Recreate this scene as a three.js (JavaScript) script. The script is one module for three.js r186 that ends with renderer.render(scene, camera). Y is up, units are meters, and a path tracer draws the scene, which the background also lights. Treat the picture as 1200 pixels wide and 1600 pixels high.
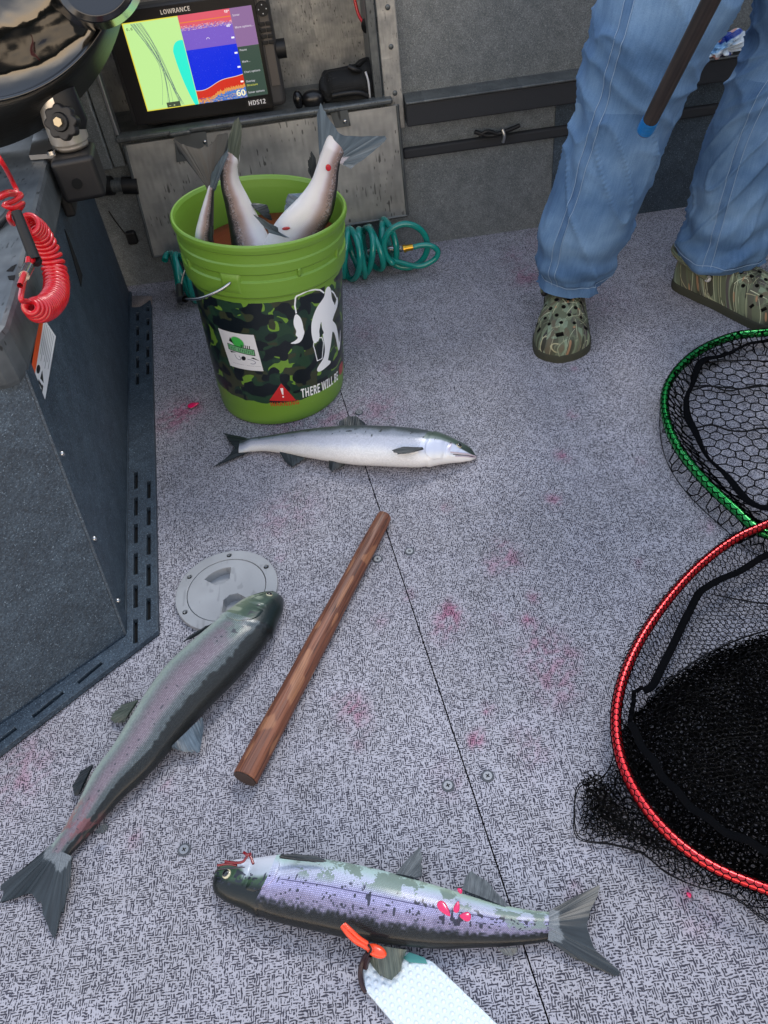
import * as THREE from 'three';
import { RoundedBoxGeometry } from 'three/addons/geometries/RoundedBoxGeometry.js';
import { mergeGeometries, mergeVertices } from 'three/addons/utils/BufferGeometryUtils.js';
import { Brush, Evaluator, SUBTRACTION } from 'three-bvh-csg';

// ---------------------------------------------------------------- camera, sky, sun
const V = (x, y, z) => new THREE.Vector3(x, y, z);
const scene = new THREE.Scene();
const FPX = 1202, EYE = 0.92;                                   // focal length in photo pixels, eye height over the deck
const dn = V(174, 1208, 1202).normalize(), rt = V(1208, -174, 0).normalize();
const fw = V().crossVectors(dn, rt); if (fw.z < 0) fw.negate();
const camera = new THREE.PerspectiveCamera(2 * Math.atan(800 / FPX) * 180 / Math.PI, 0.75, 0.02, 3000);
camera.position.set(0, EYE, 0);
{
  const axis = (k) => V(rt.getComponent(k), -dn.getComponent(k), -fw.getComponent(k));
  const m = new THREE.Matrix4().makeBasis(axis(0), axis(1).negate(), axis(2).negate());
  camera.quaternion.setFromRotationMatrix(m);
}
const renderer = new THREE.WebGLRenderer({ antialias: true });
renderer.toneMapping = THREE.LinearToneMapping;
renderer.toneMappingExposure = 1.06;
renderer.shadowMap.enabled = true;
{ // evening sky: cool overhead, paler ahead over the bulkhead, warm low band behind the viewer
  const w = 512, h = 256, a = new Float32Array(w * h * 4);
  const sm = (e0, e1, x) => { const t = Math.min(1, Math.max(0, (x - e0) / (e1 - e0))); return t * t * (3 - 2 * t); };
  for (let j = 0; j < h; j++) for (let i = 0; i < w; i++) {
    const el = ((j + 0.5) / h - 0.5) * Math.PI, az = ((i + 0.5) / w - 0.5) * 2 * Math.PI;   // u: atan2(z, x)
    const z = Math.sin(az) * Math.cos(el), y = Math.sin(el);
    const up = sm(0, 0.9, y), ahead = sm(-0.9, 0.9, -z);
    let r = 0.82 + 0.1 * (1 - up), g = 0.98 + 0.05 * (1 - up), b = 1.28 - 0.1 * (1 - up);
    const k = 0.86 + 0.36 * ahead * (1 - 0.35 * up);
    r *= k; g *= k; b *= k;
    const warm = (y < 0.2 ? 1 : Math.exp(-Math.pow((y - 0.2) / 0.24, 2))) * sm(-0.1, 0.8, z);
    const low = (y < 0.12 ? 1 : Math.exp(-Math.pow((y - 0.12) / 0.14, 2))) * sm(-0.1, 0.8, z);
    r += 2.5 * warm + 1.1 * low; g += 2.15 * warm + 0.3 * low; b += 1.75 * warm - 0.5 * low;
    if (y < 0) { const d = sm(0, -0.12, y); r = r * (1 - d) + 0.09 * d; g = g * (1 - d) + 0.12 * d; b = b * (1 - d) + 0.15 * d; }
    const o = (j * w + i) * 4; a[o] = r; a[o + 1] = g; a[o + 2] = b; a[o + 3] = 1;
  }
  const sky = new THREE.DataTexture(a, w, h, THREE.RGBAFormat, THREE.FloatType);
  sky.mapping = THREE.EquirectangularReflectionMapping; sky.magFilter = THREE.LinearFilter; sky.needsUpdate = true;
  scene.background = sky; scene.environment = sky;
  const sun = new THREE.DirectionalLight(new THREE.Color(1, 0.95, 0.88), 1.3);
  sun.position.set(2.0, 5.2, -4.6); sun.target.position.set(0, 0, -0.9);
  sun.castShadow = true; sun.shadow.radius = 30; sun.shadow.mapSize.set(2048, 2048);
  Object.assign(sun.shadow.camera, { left: -2, right: 2, top: 2, bottom: -2, near: 0.5, far: 14 });
  scene.add(sun, sun.target);
}

// ---------------------------------------------------------------- measuring: a photo pixel to a point on a real plane
function ray(px, py) { const v = V(px - 600, py - 800, FPX); return V(v.dot(rt), -v.dot(dn), -v.dot(fw)); }
const F = (px, py, y = 0) => { const v = ray(px, py), t = (y - EYE) / v.y; return V(v.x * t, y, v.z * t); };            // horizontal plane
const W = (px, py, z) => { const v = ray(px, py), t = z / v.z; return V(v.x * t, EYE + v.y * t, z); };                  // plane across the boat
const PL = (px, py, p, n) => { const v = ray(px, py), o = V(0, EYE, 0), t = p.clone().sub(o).dot(n) / v.dot(n); return o.addScaledVector(v, t); };
const D = (px, py, d) => { const v = ray(px, py).multiplyScalar(d / FPX); v.y += EYE; return v; };                      // distance along the view

// ---------------------------------------------------------------- noise and textures
function rng(s) { return () => { s = (s + 0x6d2b79f5) | 0; let t = Math.imul(s ^ (s >>> 15), 1 | s); t = (t + Math.imul(t ^ (t >>> 7), 61 | t)) ^ t; return ((t ^ (t >>> 14)) >>> 0) / 4294967296; }; }
function hash(i, j, s) { let h = Math.imul(i, 374761393) ^ Math.imul(j, 668265263) ^ Math.imul(s, 2246822519); h = Math.imul(h ^ (h >>> 13), 1274126177); return ((h ^ (h >>> 16)) >>> 0) / 4294967296; }
function vn(x, y, s = 0, px = 0, py = 0) {   // value noise, optional integer periods
  let i = Math.floor(x), j = Math.floor(y); const u = x - i, v = y - j, a = u * u * (3 - 2 * u), b = v * v * (3 - 2 * v);
  const m = (k, p) => (p ? ((k % p) + p) % p : k);
  const i0 = m(i, px), i1 = m(i + 1, px), j0 = m(j, py), j1 = m(j + 1, py);
  return (hash(i0, j0, s) * (1 - a) + hash(i1, j0, s) * a) * (1 - b) + (hash(i0, j1, s) * (1 - a) + hash(i1, j1, s) * a) * b;
}
const fbm = (x, y, s = 0, n = 4) => { let r = 0, a = 0.5, t = 0; for (let k = 0; k < n; k++) { r += a * vn(x, y, s + k); t += a; x *= 2.03; y *= 2.03; a *= 0.5; } return r / t; };
const clamp = (x, a = 0, b = 1) => Math.min(b, Math.max(a, x));
const ss = (a, b, x) => { const t = clamp((x - a) / (b - a)); return t * t * (3 - 2 * t); };
const mix3 = (a, b, t) => [a[0] + (b[0] - a[0]) * t, a[1] + (b[1] - a[1]) * t, a[2] + (b[2] - a[2]) * t];
function dtex(w, h, fn, srgb = true, repeat = true) {
  const a = new Uint8Array(w * h * 4);
  for (let j = 0; j < h; j++) for (let i = 0; i < w; i++) { const c = fn((i + 0.5) / w, (j + 0.5) / h, i, j), o = (j * w + i) * 4; a[o] = clamp(c[0], 0, 255); a[o + 1] = clamp(c[1], 0, 255); a[o + 2] = clamp(c[2], 0, 255); a[o + 3] = 255; }
  const t = new THREE.DataTexture(a, w, h, THREE.RGBAFormat); if (srgb) t.colorSpace = THREE.SRGBColorSpace;
  t.magFilter = THREE.LinearFilter; t.minFilter = THREE.LinearMipmapLinearFilter; t.generateMipmaps = true;
  t.wrapS = t.wrapT = repeat ? THREE.RepeatWrapping : THREE.ClampToEdgeWrapping; t.needsUpdate = true; return t;
}
function ctex(w, h, draw) {
  const c = document.createElement('canvas'); c.width = w; c.height = h; draw(c.getContext('2d'), w, h);
  const t = new THREE.CanvasTexture(c); t.colorSpace = THREE.SRGBColorSpace; t.wrapS = t.wrapT = THREE.RepeatWrapping; return t;
}
const std = (o) => new THREE.MeshStandardMaterial({ side: THREE.DoubleSide, ...o });
const phy = (o) => new THREE.MeshPhysicalMaterial({ side: THREE.DoubleSide, ...o });
const S = (hex) => new THREE.Color(hex);

// woven deck covering: short crossing strokes, 0.27 m tile
const NC = 1024, TILE = 0.27;
const strokes = new Float32Array(NC * NC);
for (let j = 0; j < NC; j++) for (let i = 0; i < NC; i++) {
  const x = i / NC, y = j / NC;
  const wx = x + 0.0016 * (vn(x * 90, y * 90, 71, 90, 90) - 0.5), wy = y + 0.0016 * (vn(x * 90, y * 90, 72, 90, 90) - 0.5);
  const ph = 0.9 * vn(x * 34, y * 34, 14, 34, 34), a = 0.5 + 0.27 * Math.sin(6.2832 * (100 * wy + ph)) + 0.85 * (vn(wx * 118, wy * 190, 3, 118, 190) - 0.5), b = 0.5 + 0.27 * Math.sin(6.2832 * (100 * wx + ph)) + 0.85 * (vn(wx * 190, wy * 118, 5, 190, 118) - 0.5), sel = vn(x * 92, y * 92, 9, 92, 92);
  const k = ss(0.42, 0.58, sel), d = a * k + b * (1 - k);
  strokes[j * NC + i] = ss(0.29, 0.46, d + 0.06 * (vn(x * 12, y * 12, 11, 12, 12) - 0.5) + 0.08 * (hash(i, j, 4) - 0.5));
}
const carpetMap = dtex(NC, NC, (u, v, i, j) => {
  const s = strokes[j * NC + i], n = hash(i, j, 21) - 0.5, b = vn(u * 9, v * 9, 31, 9, 9) - 0.5;
  const c = mix3([57, 56, 67], [166, 164, 171], s); return [c[0] + 16 * n + 8 * b, c[1] + 16 * n + 8 * b, c[2] + 16 * n + 10 * b];
});
const carpetBump = dtex(NC, NC, (u, v, i, j) => { const s = 255 * (strokes[j * NC + i] * 0.8 + 0.2 * hash(i, j, 8)); return [s, s, s]; }, false);
const carpet = std({ map: carpetMap, bumpMap: carpetBump, bumpScale: 0.0008, roughness: 0.95, vertexColors: true });

// speckled hammer paint, 0.22 m tile
function speckle(seed, lo, hi, fleck, fleckAmt) {
  return dtex(512, 512, (u, v, i, j) => {
    const n = vn(u * 128, v * 128, seed, 128, 128), m = vn(u * 256, v * 256, seed + 1, 256, 256), big = vn(u * 7, v * 7, seed + 2, 7, 7) * 0.5 + 0.5 * vn(u * 19, v * 19, seed + 3, 19, 19);
    let c = mix3(lo, hi, clamp(0.5 + (n - 0.5) * 0.55 + (m - 0.5) * 0.7 + (big - 0.5) * 0.5));
    const f = ss(1 - fleckAmt, 1 - fleckAmt * 0.4, m * 0.6 + 0.4 * hash(i >> 1, j >> 1, seed + 5)); return mix3(c, fleck, f * 0.8);
  });
}
const spkWall = speckle(41, [92, 99, 103], [142, 149, 152], [205, 210, 212], 0.24);
const spkDark = speckle(51, [34, 45, 56], [72, 88, 102], [160, 178, 192], 0.22);
const scuff = dtex(512, 512, (u, v) => { // worn metal paint: blotches and fine dark scratches
  const a = fbm(u * 6, v * 10, 61, 5), b = vn(u * 80, v * 18, 63, 80, 18), s = ss(0.80, 0.9, vn(u * 150, v * 34, 66, 150, 34)) * ss(0.4, 0.6, vn(u * 9, v * 9, 67, 9, 9));
  const c = mix3([126, 128, 127], [186, 184, 177], clamp(a * 1.3 - 0.15)); const k = 1 - 0.45 * s + 0.12 * (b - 0.5); return [c[0] * k, c[1] * k, c[2] * k];
});
const rough = dtex(256, 256, (u, v, i, j) => { const n = 255 * (0.5 * vn(u * 64, v * 64, 81, 64, 64) + 0.5 * vn(u * 128, v * 128, 82, 128, 128)); return [n, n, n]; }, false);
const M = {
  wall: std({ map: spkWall, roughness: 0.44, metalness: 0.4, bumpMap: rough, bumpScale: 0.0002 }),
  console: std({ map: spkDark, roughness: 0.55, metalness: 0.1, bumpMap: rough, bumpScale: 0.0005 }),
  flap: std({ map: scuff, roughness: 0.42, metalness: 0.35, bumpMap: rough, bumpScale: 0.0002 }),
  rubber: std({ color: S('#26292e'), roughness: 0.75, bumpMap: rough, bumpScale: 0.0003 }),
  black: std({ color: S('#0c0d0f'), roughness: 0.55 }),
  blackGloss: phy({ color: S('#060607'), roughness: 0.08, clearcoat: 1, clearcoatRoughness: 0.03 }),
  darkPlastic: std({ color: S('#1c1c1e'), roughness: 0.5, bumpMap: rough, bumpScale: 0.0002 }),
  alu: std({ color: S('#b9babb'), roughness: 0.32, metalness: 0.9 }),
  aluDull: std({ color: S('#9aa2a9'), map: scuff, roughness: 0.45, metalness: 0.5 }),
  plate: std({ color: S('#939ca6'), map: scuff, roughness: 0.5, metalness: 0.3 }),
  washer: std({ color: S('#505359'), roughness: 0.5, metalness: 0.5 }),
  zinc: std({ color: S('#8a8d92'), roughness: 0.5, metalness: 0.6 }),
  steel: std({ color: S('#b4b5b6'), roughness: 0.25, metalness: 1 }),
  brass: std({ color: S('#c79a3a'), roughness: 0.3, metalness: 1 }),
  void: std({ color: S('#050607'), roughness: 0.95 }),
  red: phy({ color: S('#c8101e'), roughness: 0.3, clearcoat: 0.6, clearcoatRoughness: 0.2 }),
};

// ---------------------------------------------------------------- geometry helpers
const used = {};
function numbered(n) { if (!(n in used)) { used[n] = 0; return n; } used[n]++; return n + '_' + String(used[n]).padStart(3, '0'); }
function thing(name, label, category, pos = V(0, 0, 0), group) {
  const o = new THREE.Group(); o.name = numbered(name); o.position.copy(pos); scene.add(o); o.userData = { label, category }; if (group) o.userData.group = group; return o;
}
function part(name, g, m, parent, label) {   // world-space geometry, moved into its thing's frame
  const gs = Array.isArray(g) ? merge(g) : g; const me = new THREE.Mesh(gs, m); me.name = name; me.castShadow = me.receiveShadow = true;
  const p = V(0, 0, 0); for (let q = parent; q && q !== scene; q = q.parent) p.add(q.position);
  gs.translate(-p.x, -p.y, -p.z); if (label) me.userData.label = label; parent.add(me); return me;
}
function merge(list) { const l = list.map((g) => { const q = g.index ? g.toNonIndexed() : g; for (const k of Object.keys(q.attributes)) if (!['position', 'normal', 'uv'].includes(k)) q.deleteAttribute(k); if (!q.attributes.uv) q.setAttribute('uv', new THREE.BufferAttribute(new Float32Array(q.attributes.position.count * 2), 2)); return q; }); return mergeGeometries(l); }
function surf(nu, nv, fn, closeV = false) {
  const pos = [], uv = [], idx = [];
  for (let i = 0; i <= nu; i++) for (let j = 0; j <= nv; j++) { const p = fn(i / nu, j / nv); pos.push(p.x, p.y, p.z); uv.push(i / nu, j / nv); }
  for (let i = 0; i < nu; i++) for (let j = 0; j < nv; j++) { const a = i * (nv + 1) + j, b = a + nv + 1; idx.push(a, b, a + 1, b, b + 1, a + 1); }
  const g = new THREE.BufferGeometry(); g.setAttribute('position', new THREE.Float32BufferAttribute(pos, 3)); g.setAttribute('uv', new THREE.Float32BufferAttribute(uv, 2)); g.setIndex(idx); g.computeVertexNormals();
  if (closeV) { const n = g.attributes.normal; for (let i = 0; i <= nu; i++) { const a = i * (nv + 1), b = a + nv, v = V(n.getX(a) + n.getX(b), n.getY(a) + n.getY(b), n.getZ(a) + n.getZ(b)).normalize(); n.setXYZ(a, v.x, v.y, v.z); n.setXYZ(b, v.x, v.y, v.z); } }
  return g;
}
function triUV(g, s) { // uv in metres by the way each face points
  const q = g.index ? g.toNonIndexed() : g, p = q.attributes.position, uv = new Float32Array(p.count * 2);
  for (let i = 0; i < p.count; i += 3) {
    const a = V().fromBufferAttribute(p, i), b = V().fromBufferAttribute(p, i + 1), c = V().fromBufferAttribute(p, i + 2), n = b.clone().sub(a).cross(c.clone().sub(a));
    const ax = Math.abs(n.x), ay = Math.abs(n.y), az = Math.abs(n.z);
    [a, b, c].forEach((v, k) => { const o = (i + k) * 2; if (ay >= ax && ay >= az) { uv[o] = v.x / s; uv[o + 1] = v.z / s; } else if (ax >= az) { uv[o] = v.z / s; uv[o + 1] = v.y / s; } else { uv[o] = v.x / s; uv[o + 1] = v.y / s; } });
  }
  q.setAttribute('uv', new THREE.BufferAttribute(uv, 2)); return q;
}
function box(x0, x1, y0, y1, z0, z1, r = 0.003, s = 0.22) {
  const w = x1 - x0, h = y1 - y0, d = z1 - z0, g = new RoundedBoxGeometry(w, h, d, 2, Math.min(r, w / 2.01, h / 2.01, d / 2.01)); g.translate((x0 + x1) / 2, (y0 + y1) / 2, (z0 + z1) / 2); return triUV(g, s);
}
function tube(pts, r, n = 0, rad = 8, closed = false) { return new THREE.TubeGeometry(new THREE.CatmullRomCurve3(pts, closed, 'centripetal'), n || pts.length * 6, r, rad, closed); }
function rod(a, b, r0, r1 = r0, rad = 20) { const d = b.clone().sub(a), g = new THREE.CylinderGeometry(r1, r0, d.length(), rad, 1); g.applyQuaternion(new THREE.Quaternion().setFromUnitVectors(V(0, 1, 0), d.clone().normalize())); g.translate((a.x + b.x) / 2, (a.y + b.y) / 2, (a.z + b.z) / 2); return g; }
function slab(pts, up, thick) { // a plate from 3-D corner points lying in one plane, thickness along up
  const o = pts[0], ex = pts[1].clone().sub(o).normalize(), n = up.clone().normalize(); ex.addScaledVector(n, -ex.dot(n)).normalize(); const ey = V().crossVectors(n, ex);
  const sh = new THREE.Shape(pts.map((p) => { const q = p.clone().sub(o); return new THREE.Vector2(q.dot(ex), q.dot(ey)); }));
  const g = new THREE.ExtrudeGeometry(sh, { depth: thick, bevelEnabled: false }); g.applyMatrix4(new THREE.Matrix4().makeBasis(ex, ey, n)); g.translate(o.x, o.y, o.z); return g;
}
function prism(poly, y0, y1, holes = [], bevel = 0) { // poly of {x,z} raised from y0 to y1
  const sh = new THREE.Shape(poly.map((p) => new THREE.Vector2(p.x, -p.z)));
  for (const h of holes) sh.holes.push(new THREE.Path(h.map((p) => new THREE.Vector2(p.x, -p.z))));
  const g = new THREE.ExtrudeGeometry(sh, bevel ? { depth: y1 - y0 - bevel, bevelEnabled: true, bevelThickness: bevel, bevelSize: bevel * 0.8, bevelOffset: -bevel * 0.8, bevelSegments: 2, curveSegments: 24 } : { depth: y1 - y0, bevelEnabled: false, curveSegments: 24 });
  g.rotateX(-Math.PI / 2); g.translate(0, y0, 0); return g;
}
const lerp = (a, b, t) => a + (b - a) * t;
function interp(xs, ys, x) { // smooth monotone-ish interpolation
  if (x <= xs[0]) return ys[0]; const n = xs.length; if (x >= xs[n - 1]) return ys[n - 1];
  let i = 0; while (x > xs[i + 1]) i++; const h = xs[i + 1] - xs[i], t = (x - xs[i]) / h;
  const m = (k) => (k <= 0 ? (ys[1] - ys[0]) / (xs[1] - xs[0]) : k >= n - 1 ? (ys[n - 1] - ys[n - 2]) / (xs[n - 1] - xs[n - 2]) : (ys[k + 1] - ys[k - 1]) / (xs[k + 1] - xs[k - 1]));
  const t2 = t * t, t3 = t2 * t; return (2 * t3 - 3 * t2 + 1) * ys[i] + (t3 - 2 * t2 + t) * h * m(i) + (-2 * t3 + 3 * t2) * ys[i + 1] + (t3 - t2) * h * m(i + 1);
}
function inPoly(x, z, P) { let c = false; for (let i = 0, j = P.length - 1; i < P.length; j = i++) if ((P[i].z > z) !== (P[j].z > z) && x < ((P[j].x - P[i].x) * (z - P[i].z)) / (P[j].z - P[i].z) + P[i].x) c = !c; return c; }
const ZC = V(rt.z, -dn.z, -fw.z);                                 // the way the camera looks
const depthOf = (p) => p.clone().sub(V(0, EYE, 0)).dot(ZC);
const toCam = (p) => V(0, EYE, 0).sub(p).normalize();

// ---------------------------------------------------------------- the boat: water, deck, bulkhead, side console
{
  const water = new THREE.Mesh(new THREE.PlaneGeometry(2400, 2400, 1, 1).rotateX(-Math.PI / 2).translate(0, -0.75, 0), phy({ color: S('#2a3c44'), roughness: 0.12 }));
  water.name = 'water'; water.userData.kind = 'structure'; scene.add(water);

  // wooded shore some way behind the viewer, mirrored in the glossy cowling
  const hills = surf(220, 6, (u, v) => { const a = lerp(-0.35, Math.PI + 0.35, u), h = 5 + 7 * fbm(u * 14, 3, 21, 4) + 2.2 * vn(u * 160, 5, 23) * vn(u * 50, 2, 25) + 1.2 * vn(u * 420, 9, 27); return V(Math.cos(a) * (70 + 16 * v), -0.75 + h * Math.sin(v * Math.PI * 0.5), Math.sin(a) * (70 + 16 * v)); });
  const hm = new THREE.Mesh(hills, std({ color: S('#2c2a1c'), roughness: 0.95 })); hm.name = 'hills'; hm.userData.kind = 'structure'; hm.castShadow = hm.receiveShadow = true; scene.add(hm);

  const deck = new THREE.Group(); deck.name = 'deck'; deck.userData.kind = 'structure'; scene.add(deck);
  const seamX = (z) => -0.046 + 0.128 * (z + 1.247);
  const st = [[302, 633, 14, 0.8], [283, 645, 30, 0.75], [265, 660, 26, 0.4], [570, 520, 26, 0.35], [560, 470, 24, 0.25], [822, 432, 26, 0.75], [800, 400, 20, 0.4], [850, 380, 30, 0.3], [705, 965, 20, 0.8], [690, 985, 22, 0.5], [703, 950, 14, 0.6], [800, 872, 18, 0.7], [770, 885, 16, 0.55], [785, 852, 14, 0.5], [865, 781, 13, 0.8], [880, 712, 12, 0.9], [893, 649, 9, 0.7], [696, 790, 9, 0.7], [551, 1106, 20, 0.75], [560, 1125, 22, 0.35], [763, 1113, 11, 0.9], [746, 1153, 12, 1], [738, 1160, 8, 0.7], [860, 1030, 46, 0.4], [868, 1075, 30, 0.5], [840, 1000, 30, 0.35], [830, 1170, 34, 0.3], [700, 1215, 22, 0.5], [777, 968, 9, 0.8], [824, 968, 10, 0.85], [833, 933, 10, 0.7], [997, 881, 7, 0.9], [890, 1030, 16, 0.5], [430, 815, 40, 0.28], [470, 790, 36, 0.2], [40, 1190, 46, 0.4], [30, 1230, 30, 0.25], [208, 1312, 11, 0.6], [262, 1232, 11, 0.6], [595, 970, 14, 0.35], [640, 930, 10, 0.5], [1105, 822, 12, 0.6], [895, 1392, 12, 0.7], [1075, 1398, 6, 1], [1085, 1420, 36, 0.35], [445, 668, 40, 0.5], [520, 655, 26, 0.6], [590, 640, 36, 0.5], [560, 700, 20, 0.35], [610, 575, 18, 0.2], [940, 470, 40, 0.25], [898, 577, 6, 0.9], [437, 870, 7, 0.8], [560, 1440, 10, 0.3], [1000, 720, 8, 0.4], [700, 1440, 8, 0.3], [560, 1165, 10, 0.5], [525, 1095, 8, 0.4]].map(([x, y, r, k]) => { const p = F(x, y), q = F(x + r, y); return [p.x, p.z, q.distanceTo(p), k]; });
  const col = (x, z) => {
    let w = 0; for (const [a, b, r, k] of st) { const d2 = ((x - a) ** 2 + ((z - b) * 0.8) ** 2) / (r * r); if (d2 < 4) w += k * Math.exp(-d2 * 1.1); }
    const n = vn(x * 230, z * 230, 91) * 0.6 + vn(x * 70, z * 70, 92) * 0.4; w = clamp(w * 0.82 * (0.22 + ss(0.44, 0.66, n + 0.1 * w)));
    const dirt = 0.84 + 0.3 * fbm(x * 5, z * 5, 95, 4), brown = 0.10 * ss(0.6, 0.8, fbm(x * 9 + 4, z * 9, 97, 3));
    return [dirt * lerp(1, 0.98, w), dirt * lerp(1, 0.42, w) , dirt * lerp(1, 0.58, w) ];
  };
  function panel(xa, xb, nx) {
    const z0 = -1.897, z1 = 0.75, nz = 440; let g = surf(nz, nx, (u, v) => { const z = lerp(z0, z1, u), a = xa(z), b = xb(z); return V(lerp(a, b, v), 0, z); });
    const p = g.attributes.position, c = new Float32Array(p.count * 3), uv = g.attributes.uv;
    for (let i = 0; i < p.count; i++) { const x = p.getX(i), z = p.getZ(i); c.set(col(x, z), i * 3); uv.setXY(i, x / TILE, z / TILE); }
    { const hc = F(354, 921), ix = g.index.array, keep = []; for (let i = 0; i < ix.length; i += 3) { const a = ix[i], b = ix[i + 1], d = ix[i + 2]; const mx = (p.getX(a) + p.getX(b) + p.getX(d)) / 3, mz = (p.getZ(a) + p.getZ(b) + p.getZ(d)) / 3; if (Math.hypot(mx - hc.x, mz - hc.z) > 0.070) keep.push(a, b, d); } g.setIndex(keep); }
    g.setAttribute('color', new THREE.BufferAttribute(c, 3)); const n = g.attributes.normal; for (let i = 0; i < n.count; i++) n.setXYZ(i, 0, 1, 0);
    const me = new THREE.Mesh(g, carpet); me.name = numbered('deck_panel').replace(/deck_panel$/, 'deck_panel'); me.receiveShadow = me.castShadow = true; deck.add(me);
    // turned-down carpet edge along the seam
    return me;
  }
  panel(() => -1.0, (z) => seamX(z) - 0.0009, 150);
  panel((z) => seamX(z) + 0.0009, () => 1.2, 210);
  part('seam_channel', box(-0.25, 0.35, -0.05, -0.022, -1.9, 0.75, 0.001), M.void, deck);
  // countersunk deck screws with cross recesses
  const plus = new THREE.Path(); const q = 0.0011, R = 0.0036;
  [[q, R], [q, q], [R, q], [R, -q], [q, -q], [q, -R], [-q, -R], [-q, -q], [-R, -q], [-R, q], [-q, q], [-q, R]].forEach(([x, y], i) => (i ? plus.lineTo(x, y) : plus.moveTo(x, y)));
  const disc = new THREE.Shape(); disc.absarc(0, 0, 0.0066, 0, Math.PI * 2); disc.holes.push(plus);
  const headG = new THREE.ExtrudeGeometry(disc, { depth: 0.001, bevelEnabled: true, bevelThickness: 0.0006, bevelSize: 0.0004, bevelSegments: 2, curveSegments: 20 }); headG.rotateX(-Math.PI / 2);
  const wash = new THREE.LatheGeometry([[0.0062, 0.0004], [0.0078, 0.0018], [0.0092, 0.0016], [0.0098, 0.0003]].map((a) => new THREE.Vector2(...a)), 28);
  const under = new THREE.CircleGeometry(0.006, 16).rotateX(-Math.PI / 2).translate(0, 0.0005, 0);
  [[700, 1228, 0.3, 0], [762, 1213, 0.8, 1], [590, 874, 0.2, 0], [640, 862, 0.6, 1], [288, 1328, 0.5, 0], [561, 645, 0.4, 0]].forEach(([x, y, a, bright]) => {
    const p = F(x, y), g = new THREE.Group(); g.name = 'deck_screw'; g.position.copy(p); g.rotation.y = a; g.scale.setScalar(0.84); deck.add(g);
    const h = new THREE.Mesh(headG, M.zinc); h.name = 'screw_head'; h.position.y = 0.0008; g.add(h);
    const w = new THREE.Mesh(wash, M.washer); w.name = 'washer'; g.add(w); const u = new THREE.Mesh(under, M.void); u.name = 'recess'; g.add(u);
  });

  // bulkhead across the boat
  const bh = thing('bulkhead', 'speckled grey boat bulkhead with open cubby, drop-down flap and dark rub rail', 'bulkhead', V(0.1, 0, -1.9));
  const H = 0.92;
  part('lower_wall', box(-0.85, 1.24, -0.03, 0.345, -1.93, -1.895), M.wall, bh);
  part('painted_shade_panel', box(0.53, 1.24, -0.02, 0.3, -1.8945, -1.889, 0.002), M.console, bh, 'added dark sheet for the shade on the lower wall behind the legs');  // gradual shade on the lower wall, put in as a darker sheet
  part('upper_panel', box(0.15, 1.24, 0.347, H, -1.955, -1.918), M.wall, bh);
  part('rub_rail', box(0.178, 1.24, 0.302, 0.350, -1.8945, -1.852, 0.004), M.rubber, bh, 'dark rubber rub rail');
  part('rail_cap', box(0.178, 1.24, 0.3505, 0.3555, -1.917, -1.848, 0.002), M.aluDull, bh);
  const post = part('post', box(0.134, 0.1755, 0.293, H, -1.894, -1.878, 0.003), M.flap, bh);
  for (const y of [0.37, 0.462, 0.535]) part('rivet', new THREE.SphereGeometry(0.0055, 14, 8).scale(1, 1, 0.5).translate(0.158, y, -1.877), M.aluDull, post);
  part('cubby_frame', box(0.112, 0.1315, 0.36, H, -1.90, -1.880, 0.003), M.aluDull, bh);
  part('cubby_ledge', [box(-0.475, 0.150, 0.353, 0.3655, -1.8945, -1.858, 0.005), box(-0.56, 0.134, 0.345, 0.3525, -2.1, -1.9305)], M.aluDull, bh);
  part('cubby_back', box(-0.60, 0.16, 0.30, H, -2.11, -2.095), M.flap, bh);
  part('cubby_side', box(0.1125, 0.134, 0.353, H, -2.094, -1.9005), M.wall, bh);
  part('cubby_side', box(-0.56, -0.535, 0.353, H, -2.094, -1.9005), M.wall, bh);
  part('cubby_roof', box(-0.60, 0.16, H, H + 0.02, -2.11, -1.90), M.wall, bh);
  const pil = part('pillar', [box(-0.66, -0.505, 0.297, H, -1.899, -1.870), box(-0.503, -0.475, 0.297, H, -1.899, -1.878)], M.wall, bh);
  part('rivet', new THREE.SphereGeometry(0.005, 12, 8).scale(1, 1, 0.5).translate(-0.487, 0.50, -1.877), M.aluDull, pil);
  part('pillar_trim', box(-0.4745, -0.467, 0.366, H, -1.897, -1.872, 0.002), M.alu, bh);
  const flapPts = [[195, 226], [620, 163], [636, 335], [240, 400]].map(([x, y]) => W(x, y, -1.868));
  const flap = part('cubby_flap', triUV(slab(flapPts.slice().reverse(), V(0, 0, 1), 0.007), 0.5), M.flap, bh, 'scuffed metal cubby flap hanging open');
  part('flap_edge', [rod(flapPts[1].clone().setZ(-1.863), flapPts[2].clone().setZ(-1.863), 0.0042, 0.0042, 8), rod(flapPts[2].clone().setZ(-1.863), flapPts[3].clone().setZ(-1.863), 0.0042, 0.0042, 8), rod(flapPts[3].clone().setZ(-1.863), flapPts[0].clone().setZ(-1.863), 0.0042, 0.0042, 8)], M.aluDull, flap);
  const hinge = (pts, bolt, kn) => {
    const g = part('hinge', [slab(pts.map(([x, y]) => W(x, y, -1.8605)).reverse(), V(0, 0, 1), 0.0025), rod(W(kn[0], kn[1], -1.853), W(kn[2], kn[3], -1.853), 0.006, 0.006, 12)], M.aluDull, flap);
    return g;
  };
  hinge([[272, 212], [322, 205], [327, 246], [276, 253]], 0, [267, 210, 297, 205]);
  hinge([[516, 176], [543, 171], [548, 196], [524, 200]], 0, [512, 172, 528, 169]);
  for (const [x, y] of [[320, 222], [539, 190], [281, 227]]) part('bolt', new THREE.SphereGeometry(0.0045, 12, 8).scale(1, 1, 0.5).translate(...W(x, y, -1.857).toArray()), M.steel, flap);
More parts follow.
